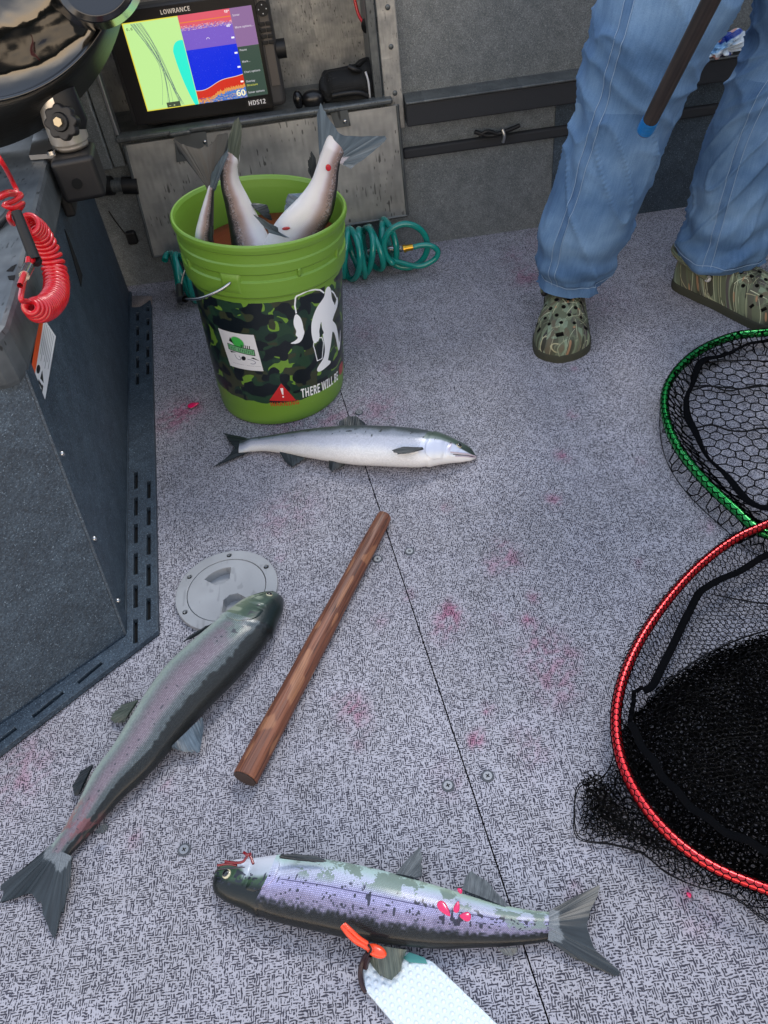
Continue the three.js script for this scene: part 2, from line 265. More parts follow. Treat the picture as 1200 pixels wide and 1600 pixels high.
  part('lower_ledge', box(0.165, 1.24, 0.222, 0.246, -1.8948, -1.878, 0.006), M.rubber, bh);
  const hull = thing('hull_side', 'grey speckled side of the boat right of the standing person', 'boat side', V(1.25, 0, -0.6));
  part('side_panel', box(1.242, 1.27, -0.03, 0.75, -1.96, 0.75), M.wall, hull);

  // loose cable with a hook on the wall right of the flap
  const cb = thing('cable_hook', 'small hook and cable tie on the wall ledge under the rub rail', 'hook', W(785, 210, -1.87));
  part('cable', [tube([W(742, 206, -1.868), W(765, 212, -1.866), W(790, 205, -1.866), W(812, 196, -1.870)], 0.005), tube([W(748, 212, -1.867), W(762, 205, -1.864), W(778, 210, -1.864)], 0.004)], M.black, cb);
  part('hook', tube([W(785, 202, -1.862), W(788, 212, -1.858), W(786, 222, -1.862)], 0.004), M.alu, cb);

  // side console on the left
  const a0 = V(-0.5626, 0, -1.849), a1 = V(-0.417, 0, -0.739), b1 = F(0, 1140), c = V(-0.4370, 0.42, -0.888);
  const bd = b1.clone().sub(a1).multiplyScalar(2.6), up = V(0, 0.42, 0), nA = V().crossVectors(V(0, 1, 0), a1.clone().sub(a0)).normalize(); if (nA.x < 0) nA.negate();
  const nB = V().crossVectors(bd, c.clone().sub(a1)).normalize(); if (nB.z < 0) nB.negate();
  const con = thing('side_console', 'dark speckled console box along the left side of the deck', 'boat console', V(-0.7, 0, -1.2));
  part('side_panel', triUV(slab([a0, a1, c, a0.clone().add(up)], nA.clone().negate(), 0.02), 0.22), M.console, con);
  part('front_panel', triUV(slab([a1, a1.clone().add(bd), c.clone().add(bd), c], nB.clone().negate(), 0.02), 0.22), M.console, con);
  const onA = (x, y, o = 0) => PL(x, y, a0, nA).addScaledVector(nA, o);
  const sp = [[190, 968], [36, 592], [58, 592], [202, 940]].map(([x, y]) => onA(x, y, 0.0005));
  const strip = part('corner_strip', triUV(slab([a1.clone().addScaledVector(nA, 0.0005), c.clone().addScaledVector(nA, 0.0005), c.clone().add(V(-0.004, 0, -0.035)).addScaledVector(nA, 0.0005), a1.clone().add(V(-0.004, 0, -0.035)).addScaledVector(nA, 0.0005)], nA, 0.0035), 0.22), M.console, con);
  const sg = (k) => a1.clone().lerp(c, k).add(V(-0.0022, 0, -0.018)).addScaledVector(nA, 0.004);
  for (const k of [0.12, 0.36, 0.66]) part('bolt', new THREE.SphereGeometry(0.0045, 12, 8).scale(1, 1, 1).translate(...sg(k).toArray()), M.steel, strip);
  part('weld_bead', tube([a0.clone().addScaledVector(nA, 0.002), a1.clone().addScaledVector(nA, 0.002), a1.clone().add(bd).addScaledVector(nB, 0.002)].flatMap((p, i, l) => (i < 2 ? Array.from({ length: 60 }, (_, k) => p.clone().lerp(l[i + 1], k / 60).add(V(0, 0.003 + 0.0012 * hash(k, i, 3), 0))) : [p])), 0.0045, 400, 6), M.console, con);
  part('scratch', slab([[100, 358], [107, 372], [128, 430], [126, 448]].map(([x, y]) => onA(x, y, 0.0006)), nA, 0.0008), M.void, con, 'dark scratch on side panel');
  const e = [[100, 285], [93, 322], [80, 395], [67, 467], [55, 525], [43, 573], [30, 592], [12, 601], [-20, 606], [-160, 622]].map(([x, y]) => F(x, y, 0.40));
  const poly = [...e, V(-1.35, 0, -0.75), V(-1.35, 0, -1.84), V(-0.59, 0, -1.84)];
  part('top_plate', triUV(prism(poly, 0.40, 0.463, [], 0.009), 0.4), M.plate, con);
  part('paint_mark', [slab([[10, 424], [18, 417], [26, 413], [20, 424]].map(([x, y]) => F(x, y, 0.4633)), V(0, 1, 0), 0.0006), slab([[12, 432], [24, 430], [22, 438], [14, 437]].map(([x, y]) => F(x, y, 0.4633)), V(0, 1, 0), 0.0006)], M.void, con);

  // slotted plate at the console foot
  const outer = [[236, 470], [238, 480], [245, 740], [250, 992], [0, 1185], [-120, 1276]].map(([x, y]) => F(x, y));
  const inner = [[-120, 1226], [0, 1140], [197, 1000], [203, 478]].map(([x, y]) => F(x, y)); inner.forEach((p) => { p.x += 0.004; });
  const slot = (x0, y0, x1, y1, w = 0.0034) => { const a = F(x0, y0), b = F(x1, y1), d = b.clone().sub(a).normalize(), n = V(-d.z, 0, d.x).multiplyScalar(w); return [a.clone().add(n), b.clone().add(n), b.clone().sub(n), a.clone().sub(n)]; };
  const slots = [];
  for (const [y0, y1] of [[494, 507], [516, 530], [539, 555], [564, 581], [590, 607]]) slots.push(slot(217, y0, 217, y1));
  for (const [y0, y1] of [[485, 492], [503, 514], [523, 538], [548, 564], [573, 591]]) slots.push(slot(233, y0, 233, y1));
  for (const [y0, y1] of [[744, 770], [784, 812], [825, 855], [871, 904], [921, 956], [974, 1011]]) slots.push(slot(215, y0, 215, y1));
  for (const [y0, y1] of [[758, 785], [799, 827], [841, 873], [888, 922], [941, 975]]) slots.push(slot(235, y0, 235, y1));
  for (const s of [[163, 1042, 126, 1073], [103, 1088, 56, 1126], [30, 1144, -8, 1173]]) slots.push(slot(...s, 0.003));
  const kp = thing('kick_plate', 'dark slotted plate edging the deck along the foot of the side console', 'slotted plate', F(225, 740));
  part('plate', triUV(prism([...outer, ...inner], 0.002, 0.011, slots, 0.0012), 0.22), M.console, kp);
  part('channel', prism([...outer, ...inner].map((p, i) => p), 0.0008, 0.0016), M.void, kp);  // flat black sheet over the deck, painted darkness for the slot depths
  // turned scrap of carpet at the far end
  const sc = thing('carpet_scrap', 'turned corner of deck carpet at the far end of the slotted plate', 'carpet scrap', F(222, 470));
  part('scrap', surf(14, 10, (u, v) => F(lerp(206, 238, u), lerp(462, 486 - 10 * Math.abs(u - 0.45), v), 0.014 + 0.007 * Math.sin(u * 3 + v * 2) - 0.012 * v * v)), std({ map: carpetMap, roughness: 0.95, color: S('#c9bfb4') }), sc);

  // warning label on the console side
  const lt = ctex(256, 512, (g, w, h) => {
    g.fillStyle = '#d9dde0'; g.fillRect(0, 0, w, h); g.fillStyle = '#e2571f'; g.fillRect(0, 0, 62, h);
    g.fillStyle = '#777d84'; for (let i = 0; i < 7; i++) g.fillRect(84 + i * 23, 20, 6, 270 + 40 * Math.sin(i * 2.1));
    g.fillStyle = '#15171a'; g.beginPath(); g.ellipse(95, 400, 22, 40, 0.5, 0, 7); g.fill(); g.beginPath(); g.moveTo(150, 360); g.lineTo(195, 420); g.lineTo(140, 430); g.fill(); g.fillRect(120, 450, 60, 22); g.fillRect(180, 440, 20, 50);
  });
  const lq = [[60, 488], [85, 526], [67, 631], [45, 583]].map(([x, y]) => onA(x, y, 0.0022));
  const lab = thing('warning_label', 'white sticker with an orange band on the side console under the red cord', 'sticker', lq[0].clone());
  part('sheet', surf(2, 2, (u, v) => lq[0].clone().lerp(lq[3], u).lerp(lq[1].clone().lerp(lq[2], u), v)), std({ map: lt, roughness: 0.4 }), lab);
  { const uv = lab.children[0].geometry.attributes.uv; for (let i = 0; i < uv.count; i++) { const u = uv.getX(i), v = uv.getY(i); uv.setXY(i, v, 1 - u); } }
}

// ---------------------------------------------------------------- clamp mount, motor cowling and red lanyard on the console
{
  const p0 = F(112, 226, 0.475), d0 = depthOf(p0), pp = 1 / FPX;
  const br = thing('clamp_bracket', 'dark cast bracket with a bright plate clamped on the console edge', 'bracket', F(120, 270, 0.43));
  const top = [[48, 250], [56, 214], [92, 206], [89, 247]].map(([x, y]) => F(x, y, 0.465));
  const pl = part('clamp_plate', slab(top.slice().reverse(), V(0, 1, 0), 0.008), M.alu, br);
  for (const [x, y] of [[82, 218], [80, 238]]) part('bolt', new THREE.CylinderGeometry(0.007, 0.008, 0.006, 6).translate(...F(x, y, 0.476).toArray()), M.steel, pl);
  const q = F(122, 262, 0.44), blk = new RoundedBoxGeometry(0.075, 0.075, 0.085, 3, 0.01); blk.rotateY(0.13); blk.translate(q.x, q.y - 0.008, q.z);
  part('block', [blk, (() => { const g = new RoundedBoxGeometry(0.02, 0.11, 0.06, 2, 0.006); g.rotateY(0.13); const s = F(98, 292, 0.40); g.translate(s.x, s.y + 0.008, s.z); return g; })()], M.darkPlastic, br);
  part('bore', rod(q.clone().add(V(0.0, -0.012, 0.036)), q.clone().add(V(0.002, -0.012, 0.0455)), 0.009, 0.009, 14), M.void, br);

  const cl = thing('clamp_mount', 'silver metal clamp post with a black lobed knob on the console edge', 'clamp', p0.clone());
  const R = 29 * d0 * pp, hh = 86 * d0 * pp;
  const prof = [[0, 0], [R * 0.86, 0], [R * 0.88, 0.006], [R * 0.86, 0.010], [R, 0.013], [R * 0.99, hh * 0.5], [R * 0.86, hh * 0.86], [R * 0.74, hh * 0.97], [R * 0.55, hh], [0, hh]].map((a) => new THREE.Vector2(...a));
  const g = new THREE.LatheGeometry(prof, 40); g.translate(p0.x, p0.y - 0.004, p0.z);
  part('post', g, std({ color: S('#d9d4cc'), roughness: 0.35, metalness: 0.75 }), cl);
  const gb = new THREE.LatheGeometry([[R * 0.9, hh * 0.25], [R * 1.13, hh * 0.4], [R * 1.02, hh * 0.93], [R * 0.6, hh * 1.06], [0, hh * 1.07]].map((a) => new THREE.Vector2(...a)), 30, 0.1, 2.6); gb.translate(p0.x + 0.003, p0.y - 0.004, p0.z - 0.005);
  part('backing', gb, M.black, cl);
  const kc = D(100, 191, d0 - 0.055), kn = new THREE.Shape(), KR = 26 * (d0 - 0.05) * pp;
  for (let i = 0; i <= 160; i++) { const a = i / 160 * Math.PI * 2, r = KR * (0.86 + 0.16 * Math.pow(0.5 + 0.5 * Math.cos(8 * a), 0.7)); i ? kn.lineTo(r * Math.cos(a), r * Math.sin(a)) : kn.moveTo(r, 0); }
  const kg = new THREE.ExtrudeGeometry(kn, { depth: 0.012, bevelEnabled: true, bevelThickness: 0.004, bevelSize: 0.003, bevelOffset: -0.003, bevelSegments: 3 });
  const kz = V(-0.12, 0.35, 1).normalize(), kq = new THREE.Quaternion().setFromUnitVectors(V(0, 0, 1), kz);
  const place = (x) => { x.applyQuaternion(kq); x.translate(kc.x, kc.y, kc.z); return x; };
  const knob = part('knob', place(kg), M.darkPlastic, cl);
  part('knob_boss', place(new THREE.CylinderGeometry(KR * 0.48, KR * 0.56, 0.006, 28).rotateX(Math.PI / 2).translate(0, 0, 0.018)), M.black, knob);
  part('bolt', place(new THREE.CylinderGeometry(KR * 0.27, KR * 0.27, 0.005, 6).rotateX(Math.PI / 2).translate(0, 0, 0.0235)), std({ color: S('#b8a98c'), roughness: 0.4, metalness: 0.8 }), knob);
  part('stem', rod(kc, p0.clone().add(V(0, hh * 0.5, 0)), 0.008), M.steel, cl);
  const sm = D(78, 178, d0 - 0.01); part('side_knob', new THREE.SphereGeometry(0.012, 16, 10).translate(sm.x, sm.y, sm.z), M.darkPlastic, cl);

  // cowling
  const dc = 1.26, k = dc * pp, C = D(-40, -70, dc), ax = V(-0.15, 0.42, 0.9).normalize(), cz = ZC.clone().negate();
  const ex = V(rt.x, -dn.x, -fw.x), ey = V(rt.y, -dn.y, -fw.y);                   // sideways and downward of the cowl's face
  const at = (cx, cy, r, a, out) => D(cx + r * Math.cos(a), cy + r * Math.sin(a), dc - out);
  const cw = thing('motor_cowling', 'glossy black rounded motor cowling at the upper left, next to the clamp', 'motor cowling', C);
  part('hood', surf(60, 120, (u, v) => { const a = v * Math.PI * 2, w = u * Math.PI / 2; const rr = Math.sin(w), dy = 226 * rr * Math.sin(a), dx = 226 * rr * Math.cos(a); return at(-40, -70, 226 * rr, a, 0.085 * (1 - Math.pow(rr, 3.2)) - 0.20 * k * dy * (1 - Math.pow(rr, 6)) + 0.0016 * (fbm(dx / 26 + 9, dy / 26 + 9, 77, 3) - 0.5)); }, true), M.blackGloss, cw);
  part('rim', surf(10, 120, (u, v) => { const a = v * Math.PI * 2, w = u * Math.PI * 2; return at(-40, -70, 228 + 5 * Math.cos(w), a, 0.005 * Math.sin(w)); }, true), M.blackGloss, cw);
  part('skirt', surf(16, 120, (u, v) => { const a = v * Math.PI * 2; return at(lerp(-40, -76, u), lerp(-70, -32, u), lerp(226, 274, u), a, -0.004 - 0.16 * u * u); }, true), std({ color: S('#191918'), roughness: 0.42, bumpMap: rough, bumpScale: 0.0004 }), cw);
  part('cap', surf(40, 60, (u, v) => { const a = v * Math.PI * 2, w = u; const r = w < 0.45 ? w / 0.45 * 50 : w < 0.6 ? lerp(50, 62, (w - 0.45) / 0.15) : lerp(62, 74, (w - 0.6) / 0.4); const o = w < 0.45 ? 0.13 : w < 0.6 ? lerp(0.13, 0.122, (w - 0.45) / 0.15) : lerp(0.122, 0.02, (w - 0.6) / 0.4); return at(150, -26, r, a, o - 0.02); }, true), phy({ color: S('#17181c'), roughness: 0.22, clearcoat: 0.5, clearcoatRoughness: 0.15 }), cw);

  // red coiled lanyard
  const n = V(0.991, 0, -0.13).normalize(), a0 = V(-0.5626, 0, -1.849);
  const on = (x, y, o) => PL(x, y, a0.clone().addScaledVector(n, o), n);
  const path = new THREE.CatmullRomCurve3([[44, 350], [58, 362], [74, 390], [86, 425], [88, 455], [77, 476], [60, 484], [46, 480]].map(([x, y]) => on(x, y, 0.045)));
  const len = path.getLength(), r = 0.0144, turns = 31, N = turns * 22;
  const coil = []; for (let i = 0; i <= N; i++) { const t = i / N, p = path.getPointAt(t), a = t * turns * Math.PI * 2, rr = r * (0.86 + 0.14 * Math.sin(Math.PI * t)) * (1 - 0.45 * ss(0.88, 1, t)); const T = path.getTangentAt(t), nn = V().crossVectors(T, n).normalize(); coil.push(p.addScaledVector(nn, rr * Math.cos(a)).addScaledVector(n, rr * Math.sin(a))); }
  const ly = thing('lanyard', 'red coiled plastic lanyard cord hanging over the console edge', 'lanyard', on(60, 430, 0.04));
  part('coil', new THREE.TubeGeometry(new THREE.CatmullRomCurve3(coil), N * 2, 0.0036, 7), M.red, ly);
  const up = [[-14, 228], [2, 252], [20, 285], [26, 298], [10, 304], [-4, 310], [18, 300], [32, 303], [22, 314], [6, 321], [18, 325], [36, 318], [30, 328], [18, 332], [14, 340], [20, 350], [28, 345]].map(([x, y], i) => on(x, y, 0.03 + 0.006 * Math.sin(i * 1.9)));
  part('cord', [tube(up, 0.0034, 160, 8), tube([coil[N], on(33, 468, 0.046), on(36, 445, 0.046), on(40, 428, 0.046), on(46, 412, 0.046), on(58, 402, 0.05)], 0.0034, 60, 8), tube([on(31, 446, 0.05), on(37, 430, 0.05), on(43, 415, 0.048), on(44, 404, 0.046)], 0.0034, 30, 8), tube([coil[0], on(36, 342, 0.045), on(28, 335, 0.042)], 0.0034, 20, 8)], M.red, ly);
  part('crimp', rod(on(38, 431, 0.049), on(45, 417, 0.048), 0.0062, 0.0062, 14), M.steel, ly);
  const ca = on(25, 330, 0.045), cb = on(54, 404, 0.05); const clip = rod(ca, cb, 0.0065, 0.0075, 8); part('clip', [clip, rod(cb, on(58, 410, 0.05), 0.0078, 0.007, 8)], M.black, ly);
  const c2 = thing('black_cord', 'black cord end lying on the console top beside the red lanyard', 'cord', F(10, 335, 0.47));
  part('cord', tube([F(-20, 362, 0.47), F(2, 346, 0.47), F(16, 330, 0.475)], 0.006, 20, 8), M.black, c2);
}

// ---------------------------------------------------------------- things in and on the bulkhead
{
  const Z = -1.902, sc = ctex(1024, 720, (g, w, h) => {
    g.fillStyle = '#c4f09a'; g.fillRect(0, 0, w, h); const rnd = rng(5);
    g.strokeStyle = '#e6d84a'; g.lineWidth = 8; g.strokeRect(4, 4, w * 0.43, h - 8);
    g.fillStyle = '#2ff0d4'; g.beginPath(); g.moveTo(w * 0.425, h * 0.26); g.quadraticCurveTo(w * 0.35, h * 0.24, w * 0.33, h * 0.37); g.quadraticCurveTo(w * 0.335, h * 0.7, w * 0.395, h); g.lineTo(w * 0.425, h); g.fill();
    for (let i = 0; i < 16; i++) { g.strokeStyle = i % 3 ? '#566b78' : '#3c4668'; g.lineWidth = 1.6; g.beginPath(); let x = w * (0.06 + rnd() * 0.09), tx = w * (0.13 + rnd() * 0.2); g.moveTo(x, h * 0.02); g.bezierCurveTo(x + w * 0.1, h * 0.35, w * (0.2 + rnd() * 0.06), h * (0.4 + rnd() * 0.2), tx, h * (0.93 + rnd() * 0.07)); g.stroke(); }
    g.fillStyle = '#3a4a3a'; g.font = 'bold 28px monospace'; g.fillText('0.6', 22, 60); g.fillStyle = '#46503f'; g.fillRect(w * 0.17, h * 0.93, w * 0.11, h * 0.06); g.fillStyle = '#c4d49a'; g.font = 'bold 34px sans-serif'; g.fillText('−  +', w * 0.185, h * 0.985);
    const sx = w * 0.43, sw = w * 0.40; g.fillStyle = '#e05a6c'; g.fillRect(sx, 0, sw, h * 0.14);
    g.fillStyle = '#e8823c'; g.fillRect(sx, h * 0.075, sw, 8); g.fillStyle = '#7a5cc8'; g.fillRect(sx, h * 0.14, sw, h * 0.26); g.fillStyle = '#0a2ce0'; g.fillRect(sx, h * 0.38, sw, h * 0.62);
    for (let i = 0; i < 700; i++) { g.fillStyle = ['rgba(230,120,110,.7)', 'rgba(240,220,220,.7)', 'rgba(122,92,200,.7)'][i % 3]; g.fillRect(sx + rnd() * sw, h * (0.115 + rnd() * 0.05), 9, 3); }
    for (let i = 0; i < 150; i++) { g.fillStyle = 'rgba(150,140,240,.5)'; g.fillRect(sx + rnd() * sw, h * (0.2 + rnd() * 0.6), 3, 8 * rnd()); }
    const bot = (x) => h * (0.845 - 0.12 * ss(0, 1, x) + 0.012 * Math.sin(x * 9));
    for (let i = 0; i < sw; i++) { const y = bot(i / sw), n = vn(i * 0.13, 2, 9) * 20; g.fillStyle = '#ffe9c0'; g.fillRect(sx + i, y - 5, 1.5, 6); g.fillStyle = '#e03418'; g.fillRect(sx + i, y, 1.5, h * 0.09 + n); g.fillStyle = '#f0a048'; g.fillRect(sx + i, y + h * 0.09 + n, 1.5, h * 0.04); g.fillStyle = '#5a86c8'; g.fillRect(sx + i, y + h * 0.13 + n, 1.5, h * 0.2); }
    for (let i = 0; i < 260; i++) { g.fillStyle = i % 2 ? 'rgba(240,180,110,.8)' : 'rgba(40,80,190,.8)'; g.fillRect(sx + rnd() * sw, h * (0.93 + rnd() * 0.07), 14, 3); }
    g.fillStyle = '#8f6c9c'; g.fillRect(w * 0.83, 0, w * 0.17, h * 0.42); g.fillStyle = '#3d4f46'; g.fillRect(w * 0.83, h * 0.42, w * 0.17, h * 0.58);
    g.fillStyle = '#e4e0ea'; g.font = '22px sans-serif'; [['Sonar', 0.09], ['More options…', 0.22], ['Pause', 0.47], ['Mark…', 0.60], ['Chart options', 0.72], ['Overlay', 0.83], ['Sonar options', 0.96]].forEach(([t, y]) => g.fillText(t, w * 0.843, h * y)); g.fillStyle = '#e8e45a'; g.fillText('Structure', w * 0.843, h * 0.875);
    g.fillStyle = '#fff'; [0.3, 0.47, 0.63, 0.8].forEach((y) => g.fillRect(w * 0.80, h * y, 24, 14)); g.font = 'bold 26px sans-serif'; g.fillText('15°', w * 0.785, h * 0.04); g.fillText('48°', w * 0.78, h * 0.19); g.fillStyle = '#fff8d0'; g.font = 'bold 72px sans-serif'; g.fillText('60', w * 0.745, h * 0.975);
    g.strokeStyle = '#e8e0f0'; g.lineWidth = 4; g.beginPath(); g.arc(w * 0.62, h * 0.29, 12, Math.PI, 0); g.stroke();
  });
  const ff = thing('fish_finder', 'dark fish finder with a lit split screen standing in the bulkhead cubby', 'fish finder', W(320, 190, Z));
  const X = (px, py, o = 0) => W(px, py, Z + o);
  // body rectangle from its corners
  const bl = X(208, 200), br = X(449, 163), x0 = -0.437, x1 = -0.086, y0 = 0.368, y1 = 0.594;
  part('housing', box(x0, x1, y0, y1, Z - 0.05, Z, 0.014), std({ color: S('#3d3d3e'), roughness: 0.45 }), ff);
  const fr = new THREE.Shape(); fr.moveTo(x0 + 0.012, y0 + 0.03); fr.lineTo(-0.126, y0 + 0.03); fr.lineTo(-0.126, y1 - 0.006); fr.lineTo(x0 + 0.012, y1 - 0.006);
  const scr = [[194, 35], [395, 9], [417, 148], [226, 174]].map(([x, y]) => X(x, y, 0.004));
  const sx0 = (scr[0].x + scr[3].x) / 2, sx1 = (scr[1].x + scr[2].x) / 2, sy1 = (scr[0].y + scr[1].y) / 2, sy0 = (scr[2].y + scr[3].y) / 2;
  part('bezel', box(x0 + 0.010, sx1 + 0.008, sy0 - 0.026, y1 - 0.004, Z + 0.0005, Z + 0.0035, 0.0015), std({ color: S('#1b1a1b'), roughness: 0.3 }), ff);
  const screen = surf(1, 1, (u, v) => V(lerp(sx0, sx1, u), lerp(sy0, sy1, v), Z + 0.0042));
  part('screen', screen, std({ color: 0x000000, roughness: 0.25, emissive: 0xffffff, emissiveMap: sc, emissiveIntensity: 0.95 }), ff);
  const word = (t, font, color, w, h) => ctex(w, h, (g) => { g.fillStyle = '#1b1a1b'; g.fillRect(0, 0, w, h); g.fillStyle = color; g.font = font; g.textAlign = 'center'; g.textBaseline = 'middle'; g.fillText(t, w / 2, h / 2); });
  part('maker_plate', surf(1, 1, (u, v) => V(lerp(-0.312, -0.248, u), lerp(sy1 + 0.003, sy1 + 0.0165, v), Z + 0.0041)), std({ map: word('LOWRANCE', 'bold 46px sans-serif', '#fff6e6', 256, 54), roughness: 0.4 }), ff);
  part('type_plate', surf(1, 1, (u, v) => V(lerp(-0.176, -0.126, u), lerp(sy0 - 0.0215, sy0 - 0.005, v), Z + 0.0041)), std({ map: word('HDS12', 'bold 50px sans-serif', '#f4f4f6', 192, 62), roughness: 0.4 }), ff);
  const kp = part('key_pad', box(sx1 + 0.012, x1 - 0.006, y0 + 0.045, y1 - 0.004, Z + 0.0005, Z + 0.003, 0.001), std({ color: S('#57524e'), roughness: 0.4 }), ff);
  const kx = (sx1 + 0.012 + x1 - 0.006) / 2 + 0.000;
  part('pad', new THREE.CylinderGeometry(0.0135, 0.0142, 0.004, 28).rotateX(Math.PI / 2).translate(kx, 0.560, Z + 0.005), M.black, kp);
  for (const [dx, dy] of [[0.008, 0], [-0.008, 0], [0, 0.008], [0, -0.008]]) part('arrow', new THREE.CylinderGeometry(0.0013, 0.0013, 0.001, 6).rotateX(Math.PI / 2).translate(kx + dx, 0.560 + dy, Z + 0.0075), std({ color: S('#c9c9c9') }), kp);
  for (let r = 0; r < 4; r++) for (const s of [-1, 1]) part('key', box(kx + s * 0.0068 - 0.006, kx + s * 0.0068 + 0.006, 0.529 - r * 0.0115, 0.5365 - r * 0.0115, Z + 0.003, Z + 0.0055, 0.0012), M.black, kp);
  part('power_key', new THREE.CylinderGeometry(0.006, 0.006, 0.004, 18).rotateX(Math.PI / 2).translate(kx - 0.006, 0.585, Z + 0.005), M.black, kp);
  part('bracket_knob', new THREE.CylinderGeometry(0.019, 0.019, 0.02, 20).rotateZ(Math.PI / 2).translate(x1 + 0.008, 0.478, Z - 0.02), M.black, ff);
  part('foot', box(x0 + 0.03, x1 - 0.03, 0.3665, 0.372, Z - 0.09, Z - 0.005, 0.003), M.black, ff);

  // black gear in the cubby
  const zc = -1.93, Y = 0.366, bump = (g, s, a) => { const p = g.attributes.position; g.computeVertexNormals(); const nn = g.attributes.normal.clone(); for (let i = 0; i < p.count; i++) { const n = fbm(p.getX(i) * 40 + s, p.getY(i) * 40 + p.getZ(i) * 31, s, 3) - 0.5; p.setXYZ(i, p.getX(i) + nn.getX(i) * n * a, p.getY(i) + nn.getY(i) * n * a, p.getZ(i) + nn.getZ(i) * n * a); } g.computeVertexNormals(); return g; };
  const blob = (px, py, z, rx, ry, rz, s, a = 0.02) => { const g = mergeVertices(bump(new RoundedBoxGeometry(rx * 2, ry * 2, rz * 2, 8, Math.min(rx, ry, rz) * 0.9), s, a)); const p = W(px, py, z); g.translate(p.x, p.y, p.z); return g; };
  const bag = thing('gear_pouch', 'black soft gear pouch with straps slumped in the cubby corner', 'pouch', W(545, 150, zc));
  part('body', [blob(542, 134, zc, 0.062, 0.034, 0.045, 3), blob(575, 128, zc - 0.01, 0.03, 0.045, 0.04, 5, 0.012)], std({ color: S('#0e1114'), roughness: 0.8 }), bag);
  part('strap', [tube([W(520, 150, zc + 0.05), W(540, 146, zc + 0.055), W(562, 145, zc + 0.05), W(575, 150, zc + 0.045)], 0.006), tube([W(558, 104, zc + 0.02), W(572, 96, zc), W(586, 104, zc)], 0.004), tube([W(545, 104, zc + 0.03), W(553, 108, zc + 0.035), W(562, 110, zc + 0.03)], 0.006)], M.black, bag);
  part('cord', tube([W(571, 112, zc + 0.045), W(575, 125, zc + 0.05), W(577, 140, zc + 0.05), W(578, 152, zc + 0.045)], 0.0022), std({ color: S('#b9bcc0'), roughness: 0.6 }), bag);
  const sg = thing('goggles', 'pair of dark rounded eyecups on the cubby ledge beside the fish finder', 'goggles', W(480, 158, zc));
  part('cup', new THREE.SphereGeometry(0.019, 20, 14).scale(0.6, 1.05, 0.8).translate(...W(466, 156, zc + 0.04).toArray()), phy({ color: S('#0d0d0f'), roughness: 0.25 }), sg);
  part('cup', new THREE.SphereGeometry(0.024, 20, 14).scale(1.1, 0.85, 0.8).translate(...W(489, 155, zc + 0.035).toArray()), phy({ color: S('#121214'), roughness: 0.3 }), sg);
  const pc = thing('plug_connector', 'black round plug with a red wire high in the cubby corner', 'connector', W(582, 38, -1.95));
  part('plug', [rod(W(574, 40, -1.97), W(590, 38, -1.93), 0.016, 0.014)], M.black, pc);
  part('wire', tube([W(552, -10, -2.0), W(560, 22, -1.99), W(570, 40, -1.975)], 0.0035), M.red, pc);
  // fittings under the pillar
  const ft = thing('hose_fitting', 'black round hose fitting under the left pillar behind the flap', 'hose fitting', W(185, 292, -1.88));
  part('barrel', [rod(W(150, 292, -1.873), W(176, 290, -1.868), 0.021), rod(W(192, 290, -1.866), W(216, 290, -1.866), 0.019)], M.black, ft);
  part('collar', rod(W(175, 291, -1.868), W(193, 290, -1.866), 0.014), M.aluDull, ft);
  const sw = thing('pull_tab', 'small black tab on a thin cord below the left pillar', 'pull tab', W(206, 370, -1.885));
  part('tab', blob(206, 371, -1.884, 0.013, 0.017, 0.008, 9, 0.003), M.black, sw);
  part('cord', tube([W(170, 330, -1.89), W(180, 345, -1.888), W(196, 366, -1.885)], 0.0018), M.black, sw);

  // crumpled wrapper on the rail
  const wt = dtex(128, 128, (u, v) => { const a = fbm(u * 5, v * 5, 201, 4), b = vn(u * 4, v * 4, 207); let c = mix3([205, 216, 224], [120, 170, 214], ss(0.45, 0.6, a)); c = mix3(c, [20, 56, 150], ss(0.6, 0.66, b)); return mix3(c, [196, 150, 140], ss(0.72, 0.78, vn(u * 6 + 9, v * 6, 211))); });
  const wr = thing('wrapper', 'crumpled blue and white plastic wrapper on the rail behind the legs', 'wrapper', W(1125, 75, -1.88));
  const wg = new THREE.IcosahedronGeometry(1, 12), wp = wg.attributes.position; for (let i = 0; i < wp.count; i++) { const a = V().fromBufferAttribute(wp, i), n = 0.75 + 0.6 * Math.abs(vn(a.x * 3 + 9, a.y * 3 + a.z * 2.3, 221) - 0.5) * 2 - 0.25 * vn(a.x * 7, a.y * 7 + a.z * 6, 223); wp.setXYZ(i, a.x * n * 0.052, a.y * n * 0.028, a.z * n * 0.03); }
  wg.computeVertexNormals(); const wc = W(1126, 73, -1.872); wg.rotateZ(0.25); wg.translate(wc.x, wc.y, wc.z);
  part('film', wg, phy({ map: wt, roughness: 0.3, clearcoat: 0.6 }), wr);
}
